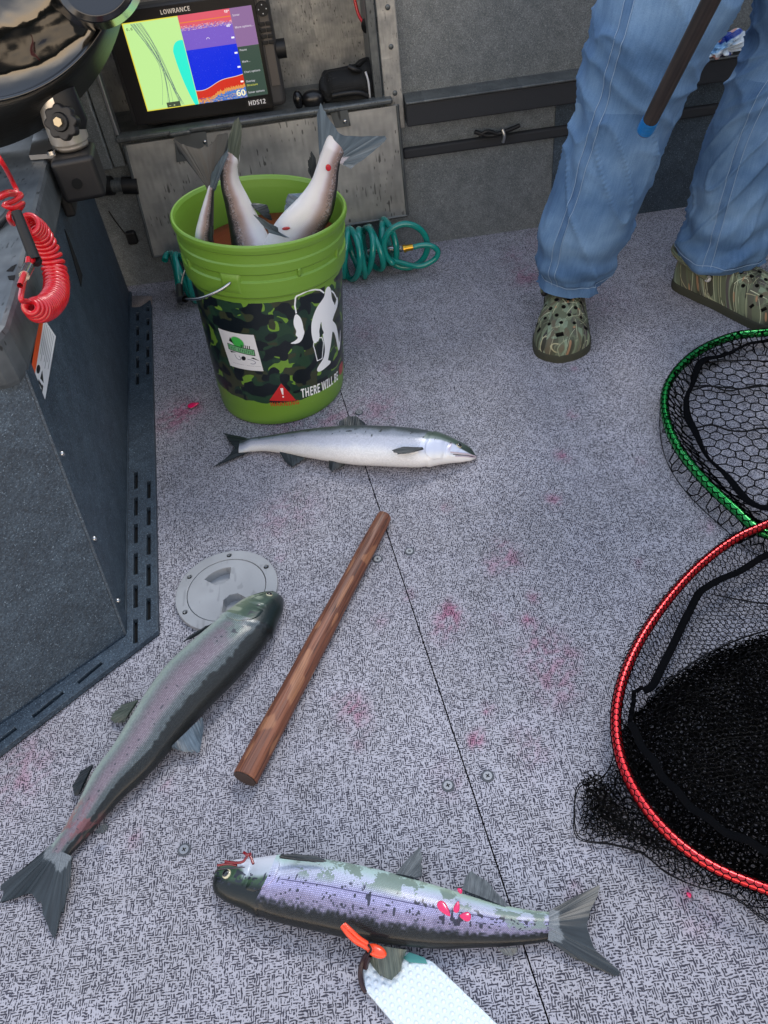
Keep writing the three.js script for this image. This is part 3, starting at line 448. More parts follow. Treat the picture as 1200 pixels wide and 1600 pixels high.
// ---------------------------------------------------------------- bucket with its print
const BC = V(-0.1722, 0, -1.3425), BH = 0.38;
const bend = (p) => { const x = p.x, y = p.y, a = (2 + 3.5 * y / BH) * Math.PI / 180; return V(BC.x + x + 0.085 * y, Math.max(0.0005, y - 0.003 - x * Math.tan(a) * (y < 0.02 ? 0.35 : 1)), BC.z + p.z); };
const bent = (g) => { const p = g.attributes.position; for (let i = 0; i < p.count; i++) { const q = bend(V().fromBufferAttribute(p, i)); p.setXYZ(i, q.x, q.y, q.z); } g.computeVertexNormals(); return g; };
const bR = (y) => 0.1275 + 0.0145 * y / BH;
const onB = (deg, mm, o = 0) => { const a = deg * Math.PI / 180, r = bR(mm / 1000) + o; return bend(V(r * Math.sin(a), mm / 1000, r * Math.cos(a))); };
{
  const bk = thing('bucket', 'green plastic bucket with camouflage print holding upended fish', 'bucket', BC.clone());
  const green = phy({ color: S('#6a9232'), roughness: 0.38, clearcoat: 0.15, clearcoatRoughness: 0.4, bumpMap: rough, bumpScale: 0.00015 });
  const prof = [[0, 0.002], [0.118, 0.002], [0.1255, 0.006], [0.1275, 0.014], [bR(0.1), 0.1], [bR(0.2), 0.2], [bR(0.283), 0.283], [0.1432, 0.2845], [0.1452, 0.287], [0.1462, 0.300], [0.1466, 0.314], [0.1432, 0.3165], [0.1434, 0.326], [0.1465, 0.329], [0.1475, 0.344], [0.1450, 0.3465], [0.1452, 0.3545], [0.1455, 0.362], [0.1502, 0.365], [0.1520, 0.372], [0.1518, 0.3775], [0.1500, 0.3800], [0.1470, 0.3795], [0.1440, 0.374], [0.1422, 0.36], [0.1372, 0.29], [0.1335, 0.25], [0.1250, 0.02], [0.118, 0.008], [0, 0.008]];
  const dense = []; for (let i = 0; i < prof.length - 1; i++) { const a = prof[i], b = prof[i + 1], n = Math.max(1, Math.ceil(Math.hypot(b[0] - a[0], b[1] - a[1]) / 0.02)); const L = Math.hypot(b[0] - a[0], b[1] - a[1]), e = Math.min(0.25, 0.0004 / L); dense.push(new THREE.Vector2(...a)); dense.push(new THREE.Vector2(lerp(a[0], b[0], e), lerp(a[1], b[1], e))); for (let k = 1; k < n; k++) dense.push(new THREE.Vector2(lerp(a[0], b[0], k / n), lerp(a[1], b[1], k / n))); dense.push(new THREE.Vector2(lerp(a[0], b[0], 1 - e), lerp(a[1], b[1], 1 - e))); } dense.push(new THREE.Vector2(...prof.at(-1)));
  part('pail', bent(new THREE.LatheGeometry(dense, 120)), green, bk);
  // handle boss and ribs
  const boss = (d0, d1, y0, y1, o0, o1) => surf(12, 6, (u, v) => onB(lerp(d0, d1, u), lerp(y0, y1, v), (u < 0.08 || u > 0.92 || v < 0.1 || v > 0.9) ? o0 : o1));
  part('handle_boss', boss(-29, -14, 290, 330, 0.0035, 0.0085), green, bk);
  for (const a of [25, 62, 100, 140, 180, 220, 260, 300]) part('rib', boss(a - 1.2, a + 1.2, 312, 332, 0.001, 0.0072), green, bk);
  // printed wrap
  const TW = 2048, TH = 580, Y0 = 42, Y1 = 281, px = (dg, deg = dg > 36 ? 36 + (dg - 36) * 0.68 : dg) => (((deg + 180) % 360 + 360) % 360) / 360 * TW, py = (mm) => (Y1 - mm) / (Y1 - Y0) * TH;
  const wrap = ctex(TW, TH, (g) => {
    g.fillStyle = '#6a9232'; g.fillRect(0, 0, TW, TH);
    const low = (x) => 62 + 12 * Math.sin((x / TW * 360 - 180 - 60) * Math.PI / 180) * -1, id = g.getImageData(0, 0, TW, TH), d = id.data;
    for (let j = 0; j < TH; j++) for (let i = 0; i < TW; i++) {
      const mm = Y1 - (j + 0.5) / TH * (Y1 - Y0), deg = i / TW * 360 - 180, a = deg * 2.41, wx = a + 26 * (fbm(a / 34, mm / 34, 301, 3) - 0.5), wy = mm + 26 * (fbm(a / 34 + 7, mm / 34, 305, 3) - 0.5);
      const top = 274 + 1.2 * (vn(a / 7, 3, 307) - 0.5), bot = 57 + 10 * (1 - Math.cos((deg - 35) * Math.PI / 180)) + 4 * (vn(a / 9, 5, 311) - 0.5);
      if (mm > top || mm < bot) continue;
      const n1 = vn(wx / 23, wy / 15, 315), n2 = vn(wx / 19 + 40, wy / 15, 317), n3 = vn(wx / 26 + 80, wy / 16, 319), n4 = vn(wx / 18 + 9, wy / 13, 323);
      let c = null; if (n1 > 0.50) c = [24, 50, 40]; if (n2 > 0.58) c = [34, 62, 44]; if (n3 > 0.60) c = [52, 58, 40]; if (n4 > 0.58) c = [10, 20, 26]; if (mm < bot + 7 + 5 * n1) c = c || [20, 40, 36];
      if (c) { const o = (j * TW + i) * 4; d[o] = c[0]; d[o + 1] = c[1]; d[o + 2] = c[2]; }
    }
    g.putImageData(id, 0, 0);
    const tl = (a, m) => (a > 15 && m > 90 ? m - 0.30 * (a - 15) * (m - 90) / 190 : m);
    const P = (l) => { g.beginPath(); l.forEach(([a, m0], i) => { const m = tl(a, m0); i ? g.lineTo(px(a), py(m)) : g.moveTo(px(a), py(m)); }); };
    const blobP = (l) => { g.beginPath(); l = l.map(([a, m]) => [a, tl(a, m)]); const n = l.length; for (let i = 0; i < n; i++) { const a = l[i], b = l[(i + 1) % n], mx = (px(a[0]) + px(b[0])) / 2, my = (py(a[1]) + py(b[1])) / 2; i ? g.quadraticCurveTo(px(a[0]), py(a[1]), mx, my) : g.moveTo(mx, my); } g.quadraticCurveTo(px(l[0][0]), py(l[0][1]), (px(l[0][0]) + px(l[1][0])) / 2, (py(l[0][1]) + py(l[1][1])) / 2); g.closePath(); };
    g.fillStyle = '#e9eef5'; g.strokeStyle = '#e9eef5'; g.lineJoin = 'round';
    blobP([[53, 272], [55, 280], [59, 283], [63, 279], [64.5, 268], [65, 256], [67, 246], [70, 240], [71, 233], [74, 238], [77, 246], [79, 248], [80.5, 240], [80, 230], [76, 222], [70, 214], [67, 208], [65, 202], [69, 196], [74, 184], [77, 168], [79, 152], [80, 140], [82, 134], [84, 146], [86, 160], [87, 164], [87, 148], [85, 128], [81, 114], [78, 118], [75, 134], [72, 154], [69, 168], [66, 176], [64, 177], [62.5, 166], [60, 150], [57, 136], [54.5, 124], [53, 118], [57, 114], [59, 110], [57, 106], [51, 105], [44, 103], [38, 103], [35, 107], [35, 113], [39, 121], [45, 128], [48, 138], [49, 152], [48, 166], [46.5, 178], [46, 192], [45.5, 206], [45, 216], [43.5, 205], [41, 196], [42, 184], [39, 172], [34, 172], [32.5, 184], [32, 204], [33, 222], [36, 238], [41, 250], [48, 259], [52, 265]]); g.fill();
    g.lineWidth = 7; P([[52, 272], [46, 281], [39, 285], [31.5, 286], [22.5, 280], [21.5, 277], [20.5, 262], [21, 246]]); g.stroke(); P([[65, 270], [70, 262], [75, 250], [78, 240]]); g.stroke();
    blobP([[20.5, 247], [24, 238], [25.5, 222], [25.5, 212], [26.5, 204], [25, 196], [23.5, 188], [20, 183], [13, 187], [18, 190], [21, 196], [18.5, 202], [20, 210], [18, 222], [18.5, 236]]); g.fill();
    g.fillStyle = '#142824'; blobP([[44, 214], [46, 196], [49, 186], [44, 184], [41, 190], [42.5, 200]]); g.fill();
    g.lineWidth = 3; g.strokeStyle = '#16281f'; P([[33, 176], [35, 168], [37.5, 174], [40, 166], [43, 176], [46, 168]]); g.stroke(); g.lineWidth = 6; P([[36, 166], [38, 136]]); g.stroke(); P([[45, 166], [44, 140]]); g.stroke();
    g.lineWidth = 5; g.strokeStyle = '#e9eef5'; P([[33.5, 166], [36, 131], [43.5, 131], [47, 166]]); g.stroke(); P([[33, 166], [34, 178], [40, 182], [45, 178], [47, 166]]); g.stroke();
    // warning triangle and words
    g.fillStyle = '#c0282a'; P([[3.2, 104], [-8.5, 66], [13.8, 58]]); g.closePath(); g.fill(); g.fillStyle = '#f1eef0'; P([[1.8, 93], [4.3, 92.5], [3.9, 77], [2.9, 77.2]]); g.closePath(); g.fill(); g.beginPath(); g.arc(px(3.4), py(72), 4, 0, 7); g.fill();
    const along = (txt, d0, d1, m0, m1, hmm, color, f) => { g.save(); const x0 = px(d0), y0 = py(m0), x1 = px(d1), y1 = py(m1); g.translate(x0, y0); g.transform(1, (y1 - y0) / (x1 - x0), 0, 1, 0, 0); g.font = f; g.fillStyle = color; const w = g.measureText(txt).width, k = (x1 - x0) / w; g.scale(k, hmm / (Y1 - Y0) * TH / 72); g.fillText(txt, 0, 0); g.restore(); };
    along('THERE WILL BE', 18.6, 75, 60, 50, 21, '#eef2f6', 'bold 100px sans-serif');
    along('WARNING', -8.5, 16.5, 52.5, 47.5, 10, '#b03a18', 'bold 100px sans-serif');
    g.fillStyle = '#a8322c'; blobP([[78, 74], [84, 78], [95, 76], [98, 54], [86, 50], [79, 56]]); g.fill();
  });
  const band = surf(160, 14, (u, v) => onB(u * 360 - 180, lerp(Y0, Y1 - 1.2, v), 0.0006), false); { const uv = band.attributes.uv; }
  part('printed_wrap', band, phy({ map: wrap, roughness: 0.34, clearcoat: 0.2, clearcoatRoughness: 0.4 }), bk, 'camouflage print with white walking figure and lettering');
  // sticker
  const stx = ctex(400, 420, (g, w, h) => {
    g.fillStyle = '#d8dade'; g.fillRect(0, 0, w, h); g.fillStyle = '#3fae4c'; g.strokeStyle = '#9fb5a5'; g.lineWidth = 12; g.beginPath(); g.ellipse(200, 105, 68, 58, 0.2, 0, 7); g.stroke(); g.fill();
    g.fillStyle = '#101514'; g.beginPath(); g.moveTo(130, 60); g.lineTo(100, 110); g.lineTo(150, 130); g.fill(); for (let i = 0; i < 5; i++) { g.save(); g.translate(225 + i * 22, 150); g.rotate(0.2); g.fillRect(0, -26 + i, 10, 40); g.restore(); }
    g.save(); g.rotate(0.10); g.fillStyle = '#101514'; g.fillRect(80, 132, 300, 74); g.fillStyle = '#6fae7c'; g.fillRect(88, 140, 284, 58); g.fillStyle = '#123020'; for (let i = 0; i < 13; i++) if (i !== 4) { g.fillRect(98 + i * 21, 150, 5, 38); g.fillRect(98 + i * 21, 150 + 16 * (i % 3), 14, 5); } g.restore();
    g.fillStyle = '#12161a'; g.beginPath(); g.moveTo(70, 225); g.lineTo(150, 228); g.lineTo(80, 245); g.fill(); g.beginPath(); g.moveTo(300, 270); g.lineTo(390, 300); g.lineTo(330, 262); g.fill(); g.beginPath(); g.ellipse(215, 285, 30, 22, -0.7, 0, 7); g.fill();
    g.strokeStyle = '#8b90a0'; g.lineWidth = 8; g.beginPath(); g.moveTo(120, 255); g.quadraticCurveTo(120, 320, 170, 310); g.quadraticCurveTo(190, 290, 165, 265); g.stroke(); g.beginPath(); g.moveTo(260, 290); g.quadraticCurveTo(330, 290, 340, 320); g.quadraticCurveTo(320, 350, 280, 335); g.stroke();
    g.fillStyle = '#7d8390'; g.font = 'bold 22px sans-serif'; g.fillText('—— ————  ·  ———— ———', 60, 372);
  });
  const q = [[-43.1, 211], [-12.3, 211], [-9.3, 134], [-38.5, 135]];
  part('sticker', surf(14, 10, (u, v) => { const a = [lerp(q[0][0], q[1][0], u), lerp(q[0][1], q[1][1], u)], b = [lerp(q[3][0], q[2][0], u), lerp(q[3][1], q[2][1], u)]; return onB(lerp(b[0], a[0], v), lerp(b[1], a[1], v), 0.0012); }), std({ map: stx, roughness: 0.4 }), bk, 'white square sticker with green emblem');
  // wire bail and grip
  const e0 = onB(-21.5, 314, 0.010), g0 = onB(-58, 276, 0.05);
  const wire = [onB(-21.5, 315, 0.001), e0, onB(-26, 306, 0.020), onB(-38, 290, 0.036), onB(-50, 279, 0.042), onB(-56, 270, 0.04), onB(-60, 262, 0.034), onB(-75, 256, 0.024), onB(-110, 260, 0.02), onB(-150, 290, 0.016), onB(-190, 312, 0.012), onB(-201.5, 315, 0.001)];
  part('bail', tube(wire, 0.0024, 160, 8), M.steel, bk);
  part('grip', tube([onB(-49, 280, 0.042), onB(-54, 274, 0.042), onB(-59, 264, 0.038), onB(-66, 259, 0.031), onB(-82, 256, 0.024)], 0.0062, 40, 12), M.black, bk);
  // bloody water
  const lq = new THREE.LatheGeometry([[0, 0.012], [0.120, 0.012], [0.124, 0.03], [0.1380, 0.308], [0.1360, 0.3085], [0, 0.3085]].map((a) => new THREE.Vector2(...a)), 72);
  const wtr = thing('bloody_water', 'reddish brown bloody water filling the green bucket', 'water', BC.clone());
  { const p = lq.attributes.position; for (let i = 0; i < p.count; i++) { const x = p.getX(i), y = p.getY(i); p.setXYZ(i, BC.x + 0.992 * x + 0.085 * y, y > 0.05 ? y : y, BC.z + p.getZ(i) * 0.992); } lq.computeVertexNormals(); }
  part('water_body', lq, phy({ color: S('#742f22'), roughness: 0.04, transmission: 0.3, thickness: 0.2, ior: 1.33, attenuationColor: new THREE.Color(0.5, 0.14, 0.07), attenuationDistance: 0.04 }), wtr);
}

// ---------------------------------------------------------------- salmon
const finTex = (lo, hi, seed) => dtex(512, 64, (u, v) => { const r = vn(u * 46, v * 2, seed, 46) * 0.7 + 0.3 * vn(u * 110, v * 4, seed + 2, 110); const c = mix3(lo, hi, r); const b = vn(u * 9, v * 5, seed + 5, 9); return [c[0] + 14 * (b - 0.5), c[1] + 14 * (b - 0.5), c[2] + 14 * (b - 0.5)]; });
const finBump = dtex(512, 32, (u) => { const r = 255 * vn(u * 46, 1, 401, 46); return [r, r, r]; }, false);
const fm = (t) => phy({ map: t, roughness: 0.42, clearcoat: 0.25, clearcoatRoughness: 0.3, bumpMap: finBump, bumpScale: 0.0005, transmission: 0.12, thickness: 0 });
const FM = { dark: fm(finTex([19, 25, 28], [52, 62, 67], 411)), grey: fm(finTex([72, 78, 82], [128, 134, 136], 421)), olive: fm(finTex([56, 66, 60], [104, 112, 100], 431)), blue: fm(finTex([62, 76, 88], [106, 124, 138], 441)) };
const tailTex = (lo, hi, base, seed) => dtex(768, 256, (u, v) => { const r = vn(u * 46, v * 2, seed, 46) * 0.7 + 0.3 * vn(u * 110, v * 4, seed + 2, 110); let c = mix3(lo, hi, r); const edge = 0.13 + 0.14 * Math.sin(Math.PI * u) + 0.10 * (vn(u * 24, v * 9, seed + 7) - 0.5), cell = hash(Math.floor(u * 60 + (Math.floor(v * 70) & 1) * 0.5), Math.floor(v * 70), seed); c = mix3(c, base.map((x) => x + 26 * (cell - 0.5)), ss(edge + 0.03, edge - 0.03, v + 0.05 * (cell - 0.5))); return c; });
FM.tail = fm(tailTex([19, 25, 28], [52, 62, 67], [112, 118, 122], 451)); FM.tailPale = fm(tailTex([62, 76, 88], [106, 124, 138], [186, 184, 198], 461));
function fin(A, B, outer, th = 0.0016, wave = 0.002, seed = 1, curl = V(0, 0, 0)) {
  const cum = [0]; for (let i = 1; i < outer.length; i++) cum.push(cum[i - 1] + outer[i].distanceTo(outer[i - 1]));
  const at = (t) => { const L = t * cum.at(-1); let i = 0; while (i < outer.length - 2 && L > cum[i + 1]) i++; return outer[i].clone().lerp(outer[i + 1], clamp((L - cum[i]) / (cum[i + 1] - cum[i]))); };
  const mid = at(0.5), n = V().crossVectors(B.clone().sub(A), mid.clone().sub(A)).normalize();
  const side = (s) => surf(44, 14, (u, v) => { const p = A.clone().lerp(B, u).lerp(at(u), v); const w = wave * v * (Math.sin(u * 6 + seed) + 0.3 * Math.sin(u * 15 + seed * 2 + v * 3)) + (hash(Math.round(u * 44), 3, seed) - 0.5) * 0.0006; p.addScaledVector(n, s * th * (1 - 0.75 * v) * (0.35 + 0.65 * Math.sqrt(Math.sin(Math.PI * clamp(u, 0.02, 0.98)))) + w); p.addScaledVector(curl, v * v); if (v > 0.85) p.lerp(A, (v - 0.85) * (0.16 * hash(Math.round(u * 44), 7, seed) + 0.5 * ss(0.8, 0.9, hash(Math.round(u * 22), 9, seed)))); return p; });
  return merge([side(1), side(-1)]);
}
function fishTex(fn, seed, w = 1536, h = 768) { return dtex(w, h, (u, v, i, j) => {
  const q = Math.cos(v * 2 * Math.PI), near = v < 0.5 ? v : 1 - v;
  const su = u * 215, sv = near * 2 * 56, row = Math.floor(sv), x = su + (row & 1 ? 0.5 : 0), fx = x - Math.floor(x) - 0.5, fy = sv - row - 0.5;
  const cell = hash(Math.floor(x), row, seed), e = ss(0.25, 0.62, Math.hypot(fx + 0.12, fy * 1.05));      // scale edge
  const gu = u / (0.92 * (0.185 + 0.022 * (1 - q * q) - 0.012 * q) / 0.2); return fn({ u: u < 0.4 ? lerp(gu, u, ss(0.24, 0.4, u)) : u, q, near, e, cell, big: (f, s) => vn(u * f * 2.6, near * f, seed + s), fb: (f, s) => fbm(u * f * 2.6, near * f, seed + s, 4) });
}, true, false); }
const scaleBump = fishTex(({ e, u, near, cell }) => { const k = ss(0.2, 0.27, u); const s = 255 * (1 - 0.8 * e * k) * (0.85 + 0.15 * cell); return [s, s, s]; }, 7); scaleBump.colorSpace = THREE.NoColorSpace;
const spots = (c, o, f, lo, hi, q0, q1, s) => { const n = vn(o.u * f * 2.6, o.near * f, s), k = ss(lo, lo + 0.05, n) * ss(q0, q0 + 0.15, o.q) * (1 - ss(q1 - 0.15, q1, o.q)); return mix3(c, hi, k * 0.85); };
const TF = {
  small: fishTex((o) => {
    const { u, q, e, cell } = o, n = o.fb(9, 1) - 0.5, k = q + 0.22 * n; let c = mix3([228, 228, 228], [196, 200, 214], ss(-0.5, 0.05, k)); c = mix3(c, [150, 158, 172], ss(0.25, 0.55, k)); c = mix3(c, [66, 76, 78], ss(0.55, 0.86, k));
    if (u > 0.24) { const s = 0.16 * e * ss(-0.3, 0.3, q); c = c.map((x) => x * (1 - s) + 14 * (cell - 0.5)); }
    if (u < 0.24) { c = mix3([226, 226, 226], [196, 202, 220], ss(-0.55, -0.1, k)); c = mix3(c, [176, 160, 176], 0.6 * ss(0.115, 0.122, u) * (1 - ss(0.124, 0.134, u)) * ss(-0.4, 0, q)); const dark = ss(0.52, 0.72, k + 1.6 * ss(0.16, 0.02, u) * 0.4); c = mix3(c, [50, 62, 54], dark); c = mix3(c, [150, 116, 118], 0.6 * ss(0.07, 0.02, u) * ss(0.14, 0.06, Math.abs(q + 0.12))); c = mix3(c, [88, 104, 92], 0.7 * ss(0.2, 0.1, Math.abs(u - 0.215)) * ss(0.35, 0.5, k)); }
    c = spots(c, o, 40, 0.86, [40, 46, 50], 0.25, 1.1, 511); return c;
  }, 501),
  pinkish: fishTex((o) => {
    const { u, q, e, cell } = o, n = o.fb(10, 1) - 0.5, k = q + 0.14 * n; let c = mix3([152, 164, 156], [116, 132, 128], ss(-0.7, -0.25, k));
    c = mix3(c, [140, 122, 136], 0.85 * ss(-0.6, 0.05, k + 0.15 * (o.fb(5, 12) - 0.5)) * (1 - 0.5 * ss(0.2, 0.6, k)) * ss(0.2, 0.3, u + 0.2 * n)); c = mix3(c, [88, 98, 102], ss(0.34, 0.56, k)); c = mix3(c, [15, 23, 25], ss(0.64, 0.73, k + 0.10 * (o.big(40, 7) - 0.5)));
    if (u > 0.2) { const s = 0.42 * e * ss(-0.55, -0.1, q); c = c.map((x, i) => x * (1.08 - s) + 16 * (cell - 0.5)); }
    if (u < 0.2) { c = mix3([116, 128, 108], [66, 84, 74], ss(-0.5, 0.2, k)); c = mix3(c, [22, 34, 34], ss(0.3, 0.62, k)); c = mix3(c, [176, 182, 160], 0.6 * ss(0.5, 0.7, o.big(16, 4)) * (1 - ss(-0.1, 0.2, q))); }
    c = mix3(c, [156, 70, 74], 0.5 * ss(0.80, 0.87, u) * (1 - ss(0.9, 0.96, u)) * ss(0.45, 0.65, o.fb(18, 6))); c = spots(c, o, 42, 0.86, [60, 62, 70], -0.15, 0.7, 523); return c;
  }, 521),
  spotted: fishTex((o) => {
    const { u, q, e, cell } = o, n = o.fb(9, 1) - 0.5, k = q + 0.12 * n; let c = mix3([176, 200, 194], [196, 200, 220], ss(-0.75, -0.3, k)); c = mix3(c, [178, 174, 214], ss(-0.25, 0.15, k)); c = mix3(c, [150, 142, 172], ss(0.2, 0.45, k)); c = mix3(c, [9, 15, 18], ss(0.54, 0.78, k + 0.16 * (o.big(60, 7) - 0.5)));
    if (u > 0.2) {
      const s = 0.34 * e * ss(-0.6, 0, q); c = c.map((x) => x * (1.06 - s) + 22 * (cell - 0.5) * ss(-0.6, 0, q));
      const lost = o.fb(11, 9) + 0.14 * (cell - 0.5), where = ss(0.05, -0.3, q) * ss(0.24, 0.3, u) + 0.9 * ss(0.78, 0.84, u) * ss(0.6, 0.3, Math.abs(q)); const loss = ss(0.50, 0.53, lost + 0.06 * ss(0.3, 0.5, u) * ss(0.62, 0.5, u)) * clamp(where); c = mix3(c, [130, 148, 136], loss * 0.9);
      c = mix3(c, [186, 206, 176], 0.5 * ss(-0.55, -0.8, q) * ss(0.5, 0.65, u)); c = mix3(c, [70, 66, 100], 0.75 * ss(0.03, 0.012, Math.abs(q - 0.02 - 0.04 * Math.sin(u * 4))) * ss(0.22, 0.25, u) * (1 - ss(0.8, 0.86, u)));
    } else { c = mix3([216, 218, 226], [178, 186, 196], ss(-0.6, 0, k)); c = mix3(c, [58, 82, 60], ss(-0.05, 0.16, k + 1.1 * ss(0.13, 0.03, u) + 0.25 * (o.big(14, 3) - 0.5))); c = mix3(c, [12, 20, 19], ss(0.22, 0.5, k + 0.2 * ss(0.08, 0.02, u))); c = mix3(c, [120, 60, 66], 0.6 * ss(0.09, 0.03, u) * ss(0.14, 0.05, Math.abs(q + 0.55))); }
    if (cell > 0.86) c = spots(c, o, 30, 0.5, [44, 46, 60], -0.15, 0.62, 533); c = spots(c, o, 40, 0.80, [40, 42, 56], -0.25, 0.6, 537); return c;
  }, 531),
  bucket: fishTex((o) => { const { u, q, e, cell } = o, n = o.fb(9, 1) - 0.5, k = q + 0.2 * n; let c = mix3([222, 222, 226], [206, 200, 212], ss(-0.5, 0, k)); c = mix3(c, [178, 150, 142], ss(-0.25, 0.25, k) * 0.8); c = mix3(c, [92, 84, 86], ss(0.3, 0.75, k + 0.5 * (cell - 0.5))); c = mix3(c, [24, 28, 32], ss(0.62, 0.85, k)); const s = 0.3 * e * ss(-0.3, 0.2, q); c = c.map((x) => x * (1.03 - s) + 20 * (cell - 0.5) * ss(0, 0.4, q)); c = mix3(c, [176, 174, 184], 0.7 * ss(0.55, 0.85, o.big(50, 8)) * ss(0.25, 0.4, k) * (1 - ss(0.6, 0.8, k))); return c; }, 541),
};
const fishMat = (t) => phy({ map: t, roughness: 0.36, metalness: 0.1, specularIntensity: 0.7, clearcoat: 0.32, clearcoatRoughness: 0.16, bumpMap: scaleBump, bumpScale: 0.0006 });
const FMAT = { small: fishMat(TF.small), pinkish: fishMat(TF.pinkish), spotted: fishMat(TF.spotted), bucket: fishMat(TF.bucket) };
function fishBody(parent, P, d, t, Dref, Uref, mat, head = true, roll = 0, name = 'body') {
  const cv = new THREE.CatmullRomCurve3(P, false, 'centripetal'), L = cv.getLength(), us = []; { const a = cv.getLengths(400); const n = P.length; for (let i = 0; i < n; i++) us.push(a[Math.round(i / (n - 1) * 400)] / L); }
  const frame = (u) => { const p = cv.getPointAt(clamp(u)), T = cv.getTangentAt(clamp(u)), Dv = Dref.clone().addScaledVector(T, -Dref.dot(T)).normalize(), U = V().crossVectors(T, Dv).normalize(); if (U.dot(Uref) < 0) U.negate(); return { p, T, Dv, U }; };
  const dd = (u) => interp(us, d, u), tt = (u) => interp(us, t, u);
  const gill = (q) => 0.185 + 0.022 * (1 - q * q) - 0.012 * q;
  const point = (u, th, lift = 0) => {
    const { p, Dv, U } = frame(u), q = Math.cos(th); let k = 1; if (head) { k *= Math.pow(clamp(u / 0.028 + 0.02), 0.42); const g = gill(q); k *= 1 + 0.042 * ss(g - 0.06, g - 0.004, u) * (1 - ss(g - 0.001, g + 0.006, u)) - 0.02 * ss(g, g + 0.005, u) * (1 - ss(g + 0.006, g + 0.03, u)); }
    let sink = 0; if (head) { const mq = -0.30 - 1.2 * Math.max(0, u - 0.02); sink -= 0.0042 * ss(0.10, 0.03, Math.abs(q - mq)) * ss(0.115, 0.09, u) * Math.abs(Math.sin(th)); const pre = 0.125 - 0.02 * q; sink -= 0.0009 * ss(0.006, 0.001, Math.abs(u - pre)) * (q > -0.6 && q < 0.5 ? 1 : 0); }
    const s = Math.sin(th + roll), c = Math.cos(th + roll), thin = 1 - 0.72 * ss(0.94, 1, u), o = (sink + lift) * Math.sign(Math.sin(th)); return p.clone().addScaledVector(Dv, dd(u) * k * c + o * c * 0.6).addScaledVector(U, tt(u) * k * s * thin + o * s);
  };
  const g = surf(190, 72, (u, v) => point(u, v * Math.PI * 2), true); const body = part(name, g, mat, parent);
  const normal = (u, th) => { const a = point(u + 0.004, th).sub(point(u - 0.004, th)), b = point(u, th + 0.03).sub(point(u, th - 0.03)), n = a.cross(b).normalize(); return n.dot(point(u, th).sub(frame(u).p)) < 0 ? n.negate() : n; };
  return { L, point, frame, body, normal };
}
function headParts(body, f, mat, o) { // gill cover and jaw bones, each a plate lying proud of the head
  const { Gm = (q) => 0.190 + 0.022 * (1 - q * q) - 0.012 * q } = o, uvOf = (u, th) => [u, th / (2 * Math.PI)];
  const plate = (name, N, K, pos) => { const uv = []; const g = surf(N, K, (a, b) => { const [u, th, l] = pos(a, b); uv.push(...uvOf(u, th)); return f.point(u, th).addScaledVector(f.normal(u, th), l); }); g.setAttribute('uv', new THREE.Float32BufferAttribute(uv, 2)); return part(name, g, mat, body); };
  const th0 = o.th0 ?? 0.95, th1 = o.th1 ?? 2.45, lip = (a, b) => 0.0016 * ss(0, 0.35, a) * ss(0, 0.1, b) * ss(1, 0.9, b) * (a > 0.985 ? 0 : 1) - 0.0004;
  plate('gill_cover', 30, 30, (a, b) => { const th = lerp(th0, th1, b), q = Math.cos(th), m = 2 * b - 1, e = Gm(q) - 0.045 * Math.pow(Math.abs(m), 3); return [lerp(0.128, e, a), th, lip(a, b)]; });
  plate('cheek', 16, 20, (a, b) => { const th = lerp(th0 + 0.12, th1 - 0.12, b), m = 2 * b - 1; return [lerp(0.072 + 0.012 * m, 0.130 - 0.016 * m * m, a), th, 0.0011 * ss(0, 0.3, a) * ss(0, 0.12, b) * ss(1, 0.88, b) * (a > 0.97 ? 0 : 1) - 0.0004]; });
  const jm = phy({ color: S(o.jaw), roughness: 0.3, clearcoat: 0.6 });
  const line = (d, l, u0, u1, r, n) => part(n, tube(Array.from({ length: 12 }, (_, i) => { const t = i / 11, u = lerp(u0, u1, t), q = -0.30 - 1.2 * Math.max(0, u - 0.02) + d, th = Math.acos(clamp(q, -1, 1)); return f.point(u, th).addScaledVector(f.normal(u, th), l); }), r, 30, 6), n === 'mouth' ? phy({ color: S('#3a1418'), roughness: 0.3, clearcoat: 0.5 }) : jm, body);
  line(0.13, 0.0004, 0.012, 0.112, o.r ?? 0.0013, 'upper_jaw'); line(-0.01, 0.0004, 0.010, 0.100, 0.0011, 'mouth'); line(-0.16, 0.0002, 0.012, 0.09, (o.r ?? 0.0013) * 0.8, 'lower_jaw');
}
function eye(body, f, u, th, r) {
  const p = f.point(u, th), n = f.normal(u, th); const k = new THREE.Quaternion().setFromUnitVectors(V(0, 1, 0), n);
  const put = (g, o) => { g.applyQuaternion(k); const c = p.clone().addScaledVector(n, o); g.translate(c.x, c.y, c.z); return g; };
  const e = part('eye', put(new THREE.SphereGeometry(r, 24, 14).scale(1, 0.45, 1), 0.0003), phy({ color: S('#c9c2a0'), roughness: 0.15, clearcoat: 1 }), body);
  return e;
}
function pupil(body, f, u, th, r) { const p = f.point(u, th), n = f.normal(u, th), g = new THREE.SphereGeometry(r * 0.66, 20, 12).scale(1, 0.4, 1); g.applyQuaternion(new THREE.Quaternion().setFromUnitVectors(V(0, 1, 0), n)); g.translate(p.x + n.x * r * 0.3, p.y + n.y * r * 0.3, p.z + n.z * r * 0.3); part('pupil', g, phy({ color: S('#07080a'), roughness: 0.08, clearcoat: 1 }), body); }
